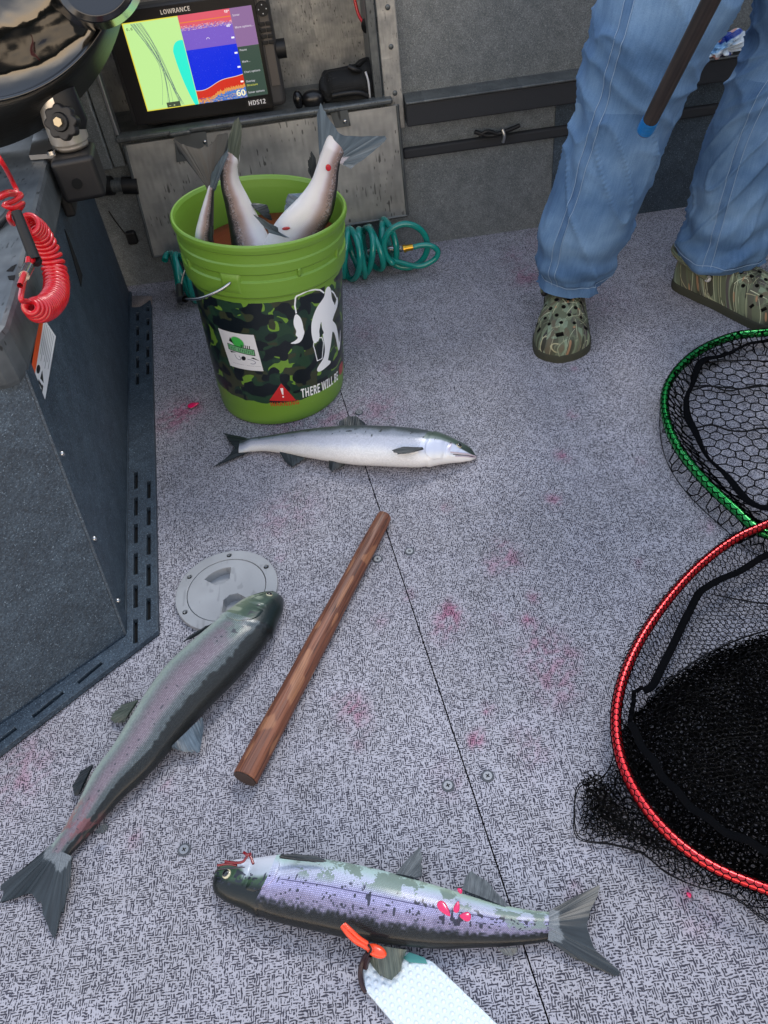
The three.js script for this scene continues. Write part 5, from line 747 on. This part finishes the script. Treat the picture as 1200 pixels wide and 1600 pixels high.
{ // red hoop with a heap of fine mesh
  const P2 = [[1200, 818, 0.052], [1150, 841, 0.05], [1090, 886, 0.046], [1035, 948, 0.044], [994, 1012, 0.042], [969, 1075, 0.041], [962, 1132, 0.040], [972, 1192, 0.040], [1002, 1252, 0.040], [1050, 1308, 0.041], [1110, 1352, 0.043], [1200, 1390, 0.046]].map(([a, b, y]) => F(a, b, y));
  const far = [V(0.44, 0.047, -0.20), V(0.56, 0.048, -0.18), V(0.70, 0.048, -0.24), V(0.82, 0.048, -0.38), V(0.86, 0.05, -0.54), V(0.82, 0.052, -0.70), V(0.72, 0.053, -0.80)];
  const cv = new THREE.CatmullRomCurve3([...P2, ...far], true, 'centripetal'), r = 0.0062;
  const t = thing('landing_net', 'red hooped landing net with heaped fine black mesh at the right edge', 'landing net', V(0.55, 0, -0.5));
  part('hoop', new THREE.TubeGeometry(cv, 300, r, 14, true), anod('#c3121c'), t);
  part('handle', rod(V(0.86, 0.05, -0.52), V(1.2, 0.05, -0.50), 0.014), M.black, t);
  const hoop = cv.getPoints(90), flo = (l) => l.map(([a, b]) => F(a, b, 0.012));
  const sheet = (x, z) => { const d = distPoly(x, z, hoop); return V(x, 0.006 + 0.034 * Math.exp(-d * d / 0.0005) + 0.006 * vn(x * 26, z * 26, 731), z); };
  const E = hexEdges(hoop, 0.0082, sheet, 0.18, 741, 0.15);
  const out2 = flo([[1200, 806], [1140, 833], [1070, 885], [1010, 955], [975, 1020], [955, 1090], [975, 1090], [1000, 1020], [1050, 940], [1110, 885], [1200, 840]]); E.push(...hexEdges(out2, 0.008, (x, z) => V(x, 0.01 + 0.02 * ss(0.02, 0, distPoly(x, z, hoop)), z), 0.2, 745, 0.6));
  const heap = flo([[1320, 985], [1200, 990], [1120, 1012], [1050, 1055], [1012, 1092], [985, 1120], [968, 1140], [972, 1190], [1000, 1255], [1060, 1320], [1130, 1362], [1200, 1395], [1300, 1400], [1420, 1300], [1440, 1100]]);
  const core = [], E0 = E; for (let k = 0; k < 5; k++) { const E = k < 4 ? core : E0, sd = 751 + k * 11; E.push(...hexEdges(heap, 0.0082 + 0.0006 * (k % 3), (x, z) => { const d = distPoly(x, z, heap), n = fbm(x * 9 + k, z * 9, sd, 3), ru = vn(x * 34, z * 34, sd + 5); return V(x + 0.012 * (vn(x * 30, z * 30, sd + 2) - 0.5), 0.008 + ss(0, 0.05, d) * (0.010 + 0.008 * k) * (0.4 + 1.2 * n) + 0.008 * ru, z + 0.012 * (vn(x * 30, z * 30, sd + 3) - 0.5)); }, k < 4 ? 0.4 : 0.15, sd, k * 0.53)); }
  const spill = flo([[968, 1120], [985, 1160], [1000, 1240], [1060, 1310], [1130, 1352], [1230, 1395], [1290, 1470], [1200, 1436], [1168, 1412], [1140, 1398], [1085, 1382], [1040, 1362], [1005, 1330], [960, 1318], [905, 1306], [898, 1268], [905, 1224], [930, 1218], [945, 1210], [960, 1185]]);
  for (let k = 0; k < 4; k++) { const sd = 851 + k * 13; E.push(...hexEdges(spill, 0.0080 + 0.0007 * k, (x, z) => V(x + 0.010 * (vn(x * 34, z * 34, sd + 2) - 0.5), 0.003 + 0.004 * k + ss(0, 0.05, distPoly(x, z, spill)) * 0.026 * vn(x * 14, z * 14, sd) + 0.006 * vn(x * 50, z * 50, sd + 4), z + 0.010 * (vn(x * 34, z * 34, sd + 3) - 0.5)), 0.5, sd, k * 0.7, k ? (x, z) => distPoly(x, z, spill) > 0.006 * k : null)); }
  const folds = flo([[905, 1222], [935, 1216], [960, 1270], [1010, 1315], [1070, 1350], [1010, 1336], [950, 1300], [915, 1262]]); for (let k = 0; k < 4; k++) E.push(...hexEdges(folds, 0.0078, (x, z) => V(x, 0.014 + 0.006 * k + 0.012 * vn(x * 40, z * 40, 901 + k), z), 0.5, 905 + k, k));
  E.push(...wrapHoop(cv, r, 0.0082, 0, 1));
  part('edge_cord', [0, 1].map((k) => { const l = spill.map((p, i) => V(p.x + 0.004 * (hash(i, k, 5) - 0.5), 0.004 + 0.005 * k + 0.006 * hash(i, k, 7), p.z + 0.004 * (hash(i, k, 6) - 0.5))); return tube(l, 0.0007, 260, 5, true); }), cordMat, t);
  const co = part('bunched_netting', strand(core, 0.00082), cordMat, t); co.userData.kind = 'stuff';
  const me = part('netting', strand(E, 0.00066), phy({ color: S('#0e1016'), roughness: 0.5, specularIntensity: 0.6 }), t); me.userData.kind = 'stuff';
  const bnd = (l, w, y) => { const cb = new THREE.CatmullRomCurve3(l.map(([a, b]) => F(a, b, y)), false, 'centripetal'); return surf(90, 4, (u, v) => { const p = cb.getPointAt(u), T = cb.getTangentAt(u), n = V(-T.z, 0, T.x); return p.addScaledVector(n, w * (v - 0.5) * 2).add(V(0, 0.003 * Math.sin(u * 30) + 0.003 * Math.sin(v * 3.1), 0)); }); };
  part('collar_tape', [bnd([[1290, 830], [1200, 868], [1150, 894], [1108, 916], [1094, 924], [1076, 958], [1054, 1002], [1034, 1044], [1018, 1072], [1004, 1078]], 0.0052, 0.03), bnd([[1006, 1076], [992, 1080], [990, 1096], [986, 1118], [984, 1132]], 0.003, 0.035), bnd([[984, 1130], [1010, 1175], [1060, 1240], [1120, 1290], [1200, 1330]], 0.005, 0.055)], tape, t);
  const cr = (l) => { const q = l.map(([a, b]) => F(a, b, 0.02)); return tube(q, 0.0012, 60, 5); };
  part('draw_cord', [cr([[1020, 1090], [1060, 1052], [1120, 1014], [1200, 985], [1300, 975]]), cr([[1120, 930], [1160, 938], [1200, 944], [1290, 955]])], cordMat, t);
}
// ---------------------------------------------------------------- green hose coil behind the bucket
{
  const hose = phy({ color: S('#12958a'), roughness: 0.22, clearcoat: 0.5, clearcoatRoughness: 0.15, transmission: 0.25, thickness: 0 });
  const h = []; for (let i = 0; i <= 1200; i++) { const t = i / 1200, a = t * Math.PI * 2 * 29.3 + 1.2, x = lerp(-0.43, 0.115, t); h.push(V(x + 0.016 * Math.sin(a + t * 40) * Math.sin(t * 33), 0.062 + (0.054 + 0.006 * Math.sin(i * 0.021)) * Math.sin(a), -1.785 + 0.02 * Math.sin(t * 17) + (0.046 + 0.008 * Math.sin(t * 71)) * Math.cos(a))); }
  const l1 = []; for (let i = 0; i <= 34; i++) { const a = i / 34 * 6.6 + 2.2; const p = W(634 + 34 * Math.cos(a), 384 + 34 * Math.sin(a), -1.74 - 0.02 * i / 34); p.y = Math.max(p.y, 0.008); l1.push(p); }
  const tail = [[652, 416], [668, 412], [682, 402], [684, 392], [674, 384], [660, 383], [646, 386]].map(([x, y], i) => { const p = W(x, y, -1.72); p.y = Math.max(0.008, p.y); return p; });
  const t = thing('coiled_hose', 'teal green plastic hose coiled on the deck behind the bucket', 'hose', V(0.05, 0, -1.77));
  part('tubing', [new THREE.TubeGeometry(new THREE.CatmullRomCurve3([...h, ...l1]), 1900, 0.0076, 10), tube([l1.at(-1), ...tail], 0.0066, 60, 10)], hose, t);
  const a = W(645, 386, -1.72), b = W(634, 388, -1.72); part('fitting', [rod(a, b, 0.0075), rod(b, W(630, 389, -1.72), 0.009)], M.brass, t);
  part('spindle', rod(W(575, 393, -1.78), W(628, 388, -1.76), 0.008), M.steel, t);
}
// ---------------------------------------------------------------- person in jeans and clogs
{
  const per = thing('person', 'person standing in faded blue jeans and camouflage clogs near the bulkhead', 'person', V(0.62, 0, -1.43));
  const denim = dtex(1024, 1024, (u, v, i, j) => { const tw = ((i + 2 * j) % 6) < 3 ? 1 : 0, n = hash(i >> 1, j, 3) - 0.5, sl = vn(u * 170, v * 20, 951, 170, 20) - 0.5, f = fbm(u * 5, v * 5, 953, 4), f2 = vn(u * 14, v * 26, 955, 14, 26); let c = mix3([44, 78, 120], [112, 144, 178], clamp(0.1 + 0.9 * f + 0.16 * (f2 - 0.5))); const k = 7 * (tw - 0.5) + 16 * n + 9 * sl; return [c[0] + k, c[1] + k, c[2] + k]; });
  const db = dtex(512, 512, (u, v, i, j) => { const s = 110 + 60 * (((i + 2 * j) % 6) < 3 ? 1 : 0) + 50 * hash(i, j, 5); return [s, s, s]; }, false); db.repeat.set(2, 2);
  const dm = std({ map: denim, roughness: 0.92, bumpMap: db, bumpScale: 0.0006 }), dmDark = std({ map: denim, color: S('#eef2f6'), roughness: 0.92, bumpMap: db, bumpScale: 0.0005 }), thread = std({ color: S('#86a0bf'), roughness: 0.8 });
  function leg(st, seed, seamA, hipC) { // st: [left px, right px, py, z]; rings up to the hip
    const rows = st.map(([l, r, y, z]) => { const a = W(l, y, z), b = W(r, y, z); return { y: (a.y + b.y) / 2, x: (a.x + b.x) / 2, z, rx: (b.x - a.x) / 2 }; });
    rows.push({ y: 0.80, x: lerp(rows.at(-1).x, hipC.x, 0.7), z: hipC.z, rx: 0.105 }, { y: 0.97, x: hipC.x, z: hipC.z, rx: 0.11 });
    const ys = rows.map((r) => r.y), X = rows.map((r) => r.x), Zs = rows.map((r) => r.z), R = rows.map((r) => r.rx);
    const base = (y, a) => { const rx = interp(ys, R, y), x = interp(ys, X, y), z = interp(ys, Zs, y), s = Math.sin(a), c = Math.cos(a); return V(x + rx * c, y, z + rx * 0.96 * s); };
    const fold = (y, a) => { // wrinkles: bunching over the shoe, creases at the knee, light waves elsewhere
      const w = a + seed, cuff = ss(0.26, 0.10, y), knee = Math.exp(-Math.pow((y - 0.46) / 0.10, 2)); let d = 0;
      const cx = Math.cos(w), sx = Math.sin(w);
      d += 0.009 * cuff * (Math.sin(y * 95 + 2.2 * cx + 3 * vn(cx * 2 + 7, sx * 2 + y * 20, seed + 60)) - 0.2) * (0.4 + 0.6 * vn(cx * 1.6 + 5, sx * 1.6 + 3, seed + 61));
      const rid = (f, gx, gy, s) => { const n = vn(cx * gx + y * f * 0.5 + 9, sx * gx + y * gy + 9, s); return 1 - Math.abs(2 * n - 1); };
      d += 0.010 * knee * Math.pow(rid(9, 1.5, 24, seed + 62), 3) + 0.006 * Math.pow(rid(5, 1.2, 11, seed + 63), 3) + 0.007 * Math.pow(rid(12, 2.2, 15, seed + 66), 7) + 0.004 * (vn(cx * 3 + 4, sx * 3 + y * 14, seed + 64) - 0.5);
      return d;
    };
    const y0 = rows[0].y, y1 = 0.97; const cuffDip = (y, a) => (y - y0 < 0.03 ? -0.006 * Math.sin(a + 0.4) : 0);
    const pt = (y, a, o = 0) => { const p = base(y, a), n = V(Math.cos(a), 0, Math.sin(a)); return p.addScaledVector(n, fold(y, a) + o).add(V(0, cuffDip(y, a), 0)); };
    const g = surf(280, 120, (u, v) => pt(lerp(y0, y1, Math.pow(u, 1.15)), v * Math.PI * 2), true); { const uv = g.attributes.uv; for (let i = 0; i < uv.count; i++) uv.setXY(i, uv.getY(i) * 1.5, uv.getX(i) * 2.2); }
    const inner = surf(4, 120, (u, v) => pt(y0 + u * 0.06, v * Math.PI * 2, -0.004 - 0.004 * u), true);
    const hem = surf(6, 120, (u, v) => pt(y0 - 0.001 + 0.022 * u, v * Math.PI * 2, 0.0028 * Math.sin(Math.PI * clamp(u, 0.05, 0.95)) + 0.0006), true); { const uv = hem.attributes.uv; for (let i = 0; i < uv.count; i++) uv.setXY(i, uv.getY(i) * 1.5, uv.getX(i) * 0.06); }
    const st1 = tube(Array.from({ length: 90 }, (_, i) => pt(y0 + 0.0215, i / 90 * Math.PI * 2, 0.0022)), 0.0007, 360, 5, true);
    const seam = surf(160, 4, (u, v) => { const y = lerp(y0, 0.9, u), r = interp(ys, R, y); return pt(y, seamA + (v - 0.5) * 0.013 / r, 0.0014 * Math.sin(Math.PI * clamp(v, 0.06, 0.94)) + 0.0004); }); { const uv = seam.attributes.uv; for (let i = 0; i < uv.count; i++) uv.setXY(i, uv.getY(i) * 0.05 + 0.2, uv.getX(i) * 2.2); }
    const stitch = [-1, 1].map((s) => tube(Array.from({ length: 80 }, (_, i) => { const y = lerp(y0 + 0.002, 0.9, i / 79), r = interp(ys, R, y); return pt(y, seamA + s * 0.0072 / r, 0.0014); }), 0.0006, 320, 5));
    return { g, inner, hem, st1, seam, stitch };
  }
  const A = leg([[846, 938, 438, -1.435], [844, 952, 414, -1.432], [843, 966, 388, -1.43], [849, 984, 350, -1.425], [874, 1011, 279, -1.415], [890, 1030, 222, -1.41], [908, 1050, 170, -1.405], [920, 1092, 88, -1.40], [935, 1137, 15, -1.395]], 1, 2.45, V(0.60, 0, -1.42));
  const B = leg([[1062, 1186, 396, -1.475], [1066, 1193, 376, -1.47], [1074, 1197, 354, -1.465], [1091, 1208, 300, -1.46], [1118, 1242, 200, -1.455], [1150, 1285, 120, -1.455], [1186, 1330, 50, -1.455]], 4, 2.25, V(0.78, 0, -1.45));
  const hips = surf(30, 80, (u, v) => { const a = v * Math.PI * 2, y = lerp(0.86, 1.0, u); return V(0.69 + 0.185 * Math.cos(a), y, -1.435 + 0.125 * Math.sin(a)); }, true);
  const jeans = part('jeans', [A.g, A.inner, B.g, B.inner, hips], dm, per);
  for (const L of [A, B]) { part('hem', L.hem, dmDark, jeans); part('side_seam', L.seam, dmDark, jeans); part('stitching', [L.st1, ...L.stitch], thread, jeans); }

  const camo = ctex(1024, 1024, (g, w, h) => {
    g.fillStyle = '#565e4a'; g.fillRect(0, 0, w, h); const rnd = rng(77);
    for (let i = 0; i < 260; i++) { g.fillStyle = ['#6e7a62', '#3a3c2e', '#4a4a40', '#788a74', '#2a2a22', '#5a5240', '#40363c'][i % 7]; g.globalAlpha = 0.75; g.beginPath(); g.ellipse(rnd() * w, rnd() * h, 20 + rnd() * 60, 12 + rnd() * 50, rnd() * 3, 0, 7); g.fill(); }
    g.globalAlpha = 0.9; for (let i = 0; i < 210; i++) { const x = rnd() * w, y = rnd() * h, a = -1.57 + (rnd() - 0.5) * 3.4, l = 50 + rnd() * 190, b = (rnd() - 0.5) * 70; g.strokeStyle = ['#b4b896', '#8e9478', '#c2c6a8', '#5c6250', '#a09c7c'][i % 5]; g.lineWidth = 2 + rnd() * 6; g.beginPath(); g.moveTo(x, y); g.quadraticCurveTo(x + Math.cos(a) * l * 0.5 + b, y + Math.sin(a) * l * 0.5, x + Math.cos(a) * l, y + Math.sin(a) * l); g.stroke(); }
    for (let i = 0; i < 14; i++) { g.fillStyle = '#a87a5a'; g.globalAlpha = 0.7; g.beginPath(); g.ellipse(rnd() * w, rnd() * h, 10 + rnd() * 14, 8 + rnd() * 10, rnd() * 3, 0, 7); g.fill(); } g.globalAlpha = 1;
  });
  const cm = std({ map: camo, roughness: 0.75, bumpMap: rough, bumpScale: 0.0002 }), solem = std({ color: S('#33352a'), roughness: 0.8 }), ev = new Evaluator(); ev.attributes = ['position', 'normal', 'uv'];
  function clog(heel, toe, side) { // s runs heel to toe, w across
    const L = heel.distanceTo(toe), ax = toe.clone().sub(heel).normalize(), wx = V(-ax.z, 0, ax.x).multiplyScalar(1);
    const sS = [0, 0.03, 0.10, 0.25, 0.42, 0.60, 0.76, 0.88, 0.96, 1.0], wS = [0.004, 0.026, 0.040, 0.042, 0.043, 0.052, 0.057, 0.050, 0.030, 0.004], hS = [0.03, 0.070, 0.088, 0.088, 0.092, 0.084, 0.066, 0.053, 0.042, 0.028];
    const off = (s) => 0.010 * side * (ss(0.3, 0.75, s) - 0.3) + 0.006 * side * ss(0.8, 1, s);
    const P = (s, w, y) => heel.clone().addScaledVector(ax, s * L).addScaledVector(wx, w + off(s)).add(V(0, y, 0));
    const ring = (s, th) => { const w = interp(sS, wS, s), h = interp(sS, hS, s), c = Math.cos(th), sn = Math.sin(th); const k = s > 0.5 ? 0.72 : 0.62; return sn >= 0 ? P(s, w * Math.sign(c) * Math.pow(Math.abs(c), k), 0.012 + (h - 0.012) * Math.pow(sn, 0.8)) : P(s, w * Math.sign(c) * Math.pow(Math.abs(c), 0.5), 0.012 + 0.008 * sn); };
    let g = surf(90, 72, (u, v) => ring(lerp(0.0005, 0.9995, u), v * Math.PI * 2), true); const p0 = g.attributes.position;
    const ends = []; for (const e of [0, 90]) { const c = V(); for (let j = 0; j < 72; j++) c.add(V().fromBufferAttribute(p0, e * 73 + j)); ends.push(c.multiplyScalar(1 / 72)); }
    for (const [k, e] of [[0, 0], [1, 90]]) for (let j = 0; j <= 72; j++) p0.setXYZ(e * 73 + j, ends[k].x, ends[k].y, ends[k].z);
    { const uv = g.attributes.uv; for (let i = 0; i < uv.count; i++) { const q = V().fromBufferAttribute(p0, i).sub(heel); uv.setXY(i, q.dot(wx) / 0.15 + 0.5 + q.y * 1.5 + side * 0.17, q.dot(ax) / 0.17 + q.y * 2.5); } } g.computeVertexNormals();
    let br = new Brush(g, cm); br.updateMatrixWorld();
    const hole = (s, w, r, flat = 0) => { const h = interp(sS, hS, s), c = flat ? new THREE.BoxGeometry(r * 2.2, 0.022, r * 1.4) : new THREE.CylinderGeometry(r, r, 0.026, 14); const W0 = interp(sS, wS, s), th = Math.acos(clamp(Math.sign(w) * Math.pow(Math.min(1, Math.abs(w) / W0), 1 / 0.72), -1, 1)), p = ring(s, th), p2 = ring(s, th + 0.04), p3 = ring(s + 0.02, th), n = V().crossVectors(p2.sub(p), p3.sub(p)).normalize(); if (n.y < 0) n.negate(); c.applyQuaternion(new THREE.Quaternion().setFromUnitVectors(V(0, 1, 0), n)); c.translate(p.x, p.y, p.z); const q = new Brush(c, M.void); q.updateMatrixWorld(); br = ev.evaluate(br, q, SUBTRACTION); };
    for (const [s, w, r] of [[0.53, -0.020, 0.0048], [0.53, 0.020, 0.0048], [0.60, -0.034, 0.0042], [0.60, -0.008, 0.0048], [0.60, 0.016, 0.0048], [0.60, 0.038, 0.0042], [0.67, -0.024, 0.0044], [0.67, 0.000, 0.0046], [0.67, 0.026, 0.0044], [0.735, -0.036, 0.0038], [0.735, -0.012, 0.0042], [0.735, 0.013, 0.0042], [0.735, 0.036, 0.0038], [0.80, -0.022, 0.0038], [0.80, 0.004, 0.004], [0.80, 0.028, 0.0038]]) hole(s, w, r);
    for (const [s, w, r] of [[0.90, 0.004, 0.007], [0.80, -0.046, 0.005], [0.80, 0.048, 0.005], [0.72, 0.052, 0.0045], [0.72, -0.052, 0.0045]]) hole(s, w, r, 1);
    const body = part('clog', br.geometry, Array.isArray(br.material) ? br.material : cm, per);
    const out = []; for (let i = 0; i <= 60; i++) { const s = i / 60; out.push(P(s, interp(sS, wS, s) + 0.0025, 0)); } for (let i = 60; i >= 0; i--) { const s = i / 60; out.push(P(s, -interp(sS, wS, s) - 0.0025, 0)); }
    const hl = P(-0.008, 0, 0), sole = prism(out, 0.0005, 0.018, [], 0.003); part('sole', sole, solem, body);
    for (const sd of [-1, 1]) { const q = P(0.36, sd * 0.046, 0.062); part('strap_rivet', new THREE.SphereGeometry(0.007, 16, 10).scale(1, 1, 1).translate(q.x, q.y, q.z), sd * side > 0 ? M.darkPlastic : std({ color: S('#b9bcc0'), roughness: 0.3 }), body); }
    const strap = tube([P(0.37, 0.047, 0.062), P(0.2, 0.050, 0.075), P(0.02, 0.036, 0.085), P(-0.02, 0, 0.088), P(0.02, -0.036, 0.085), P(0.2, -0.050, 0.075), P(0.37, -0.047, 0.062)], 0.006, 60, 8); part('heel_strap', strap, cm, body);
  }
  clog(V(0.470, 0, -1.545), V(0.408, 0, -1.285), 1);
  clog(V(0.735, 0, -1.545), V(0.878, 0, -1.272), -1);
}
// ---------------------------------------------------------------- pole hanging in front of the leg
{
  const a = D(1007, 206, 1.16), b = D(1116, -10, 0.92), d = b.clone().sub(a), e = a.clone().addScaledVector(d, 2.4), r = 0.0113;
  const wm = std({ map: dtex(128, 512, (u, v) => { const g = vn(u * 30, v * 6, 981, 30), n = fbm(u * 4, v * 20, 983, 3); return mix3([24, 21, 23], [62, 54, 52], g * 0.6 + n * 0.4); }), roughness: 0.6 });
  const t = thing('pole', 'dark wooden pole with a blue taped end hanging in front of the left jeans leg', 'pole', a.clone());
  part('shaft', rod(a.clone().addScaledVector(d, 0.11), e, r), wm, t);
  part('tape', [rod(a.clone().addScaledVector(d, 0.012), a.clone().addScaledVector(d, 0.1095), r + 0.0008), rod(a.clone().addScaledVector(d, 0.02), a.clone().addScaledVector(d, 0.05), r + 0.0012), rod(a.clone().addScaledVector(d, 0.06), a.clone().addScaledVector(d, 0.085), r + 0.0011)], std({ color: S('#1566a8'), roughness: 0.4 }), t, 'blue tape');
  part('end_cap', rod(a, a.clone().addScaledVector(d, 0.0115), r * 0.94, r), std({ color: S('#54484c'), roughness: 0.7 }), t);
}
// ---------------------------------------------------------------- white flasher and orange lure by the front fish
{
  const q = [[566, 1506], [571, 1548], [700, 1700], [880, 1700], [676, 1503], [640, 1488], [604, 1490]].map(([x, y]) => F(x, y, 0.006));
  const bump = dtex(512, 512, (u, v) => { const s = 16, x = u * s, y = v * s * 1.0 + (Math.floor(u * s) & 1) * 0.5, fx = x - Math.floor(x) - 0.5, fy = y - Math.floor(y) - 0.5, d = 255 * ss(0.46, 0.1, Math.hypot(fx, fy)); return [d, d, d]; }, false);
  const cmap = dtex(256, 256, (u, v) => { const s = 16, x = u * s, fx = x - Math.floor(x) - 0.5, y = v * s + (Math.floor(x) & 1) * 0.5, fy = y - Math.floor(y) - 0.5, d = ss(0.46, 0.1, Math.hypot(fx, fy)), n = fbm(u * 5, v * 5, 991, 3); return [214 + 16 * d + 10 * (n - 0.5), 226 + 12 * d + 10 * (n - 0.5), 232 + 10 * d]; });
  const t = thing('flasher', 'white dimpled plastic trolling flasher lying under the front fish', 'flasher', q[0].clone());
  const g = prism(q.slice().reverse(), 0.003, 0.0085, [], 0.0015); part('blade', triUV(g, 0.12), phy({ map: cmap, bumpMap: bump, bumpScale: 0.0012, roughness: 0.35, clearcoat: 0.4, clearcoatRoughness: 0.2 }), t);
  part('edge_foil', slab([[629, 1497], [640, 1488], [664, 1497], [668, 1506], [640, 1504]].map(([x, y]) => F(x, y, 0.0092)).reverse(), V(0, 1, 0), 0.0008), std({ color: S('#4f8f86'), roughness: 0.3, metalness: 0.5 }), t);
  const o = phy({ color: S('#f2481a'), roughness: 0.35, clearcoat: 0.4 }), y = 0.05, lu = thing('orange_lure', 'bright orange rubber lure strip bent over the back of the front fish', 'lure', F(560, 1465, y));
  const s1 = [[536, 1446, 0.052], [543, 1456, 0.052], [556, 1469, 0.048], [570, 1477, 0.042], [582, 1484, 0.038]].map(([a, b, h]) => F(a, b, h)), s2 = [[538, 1444, 0.056], [550, 1455, 0.055], [562, 1466, 0.050], [574, 1474, 0.045]].map(([a, b, h]) => F(a, b, h));
  part('strip', [tube(s1, 0.0036, 40, 10), tube(s2, 0.0022, 40, 8)], o, lu);
  const hd = new THREE.SphereGeometry(0.0068, 20, 14).scale(1.7, 0.7, 0.9); hd.rotateY(-0.5); const hc = F(588, 1486, 0.036); hd.translate(hc.x, hc.y, hc.z); part('head', hd, o, lu);
  part('knot', tube([F(576, 1476, 0.044), F(580, 1484, 0.046), F(576, 1490, 0.040)], 0.0012, 12, 6), M.black, lu);
  const ld = thing('leader_line', 'dark looped leader line between the orange lure and the white flasher', 'fishing line', F(572, 1510)); part('line', [tube([F(576, 1488, 0.034), F(568, 1500, 0.02), F(563, 1520, 0.012), F(566, 1540, 0.008), F(572, 1550, 0.006)], 0.0028, 40, 6), tube([F(578, 1492, 0.03), F(573, 1502, 0.02), F(571, 1512, 0.012)], 0.003, 20, 6)], std({ color: S('#2a1216'), roughness: 0.4 }), ld);
}
renderer.render(scene, camera);
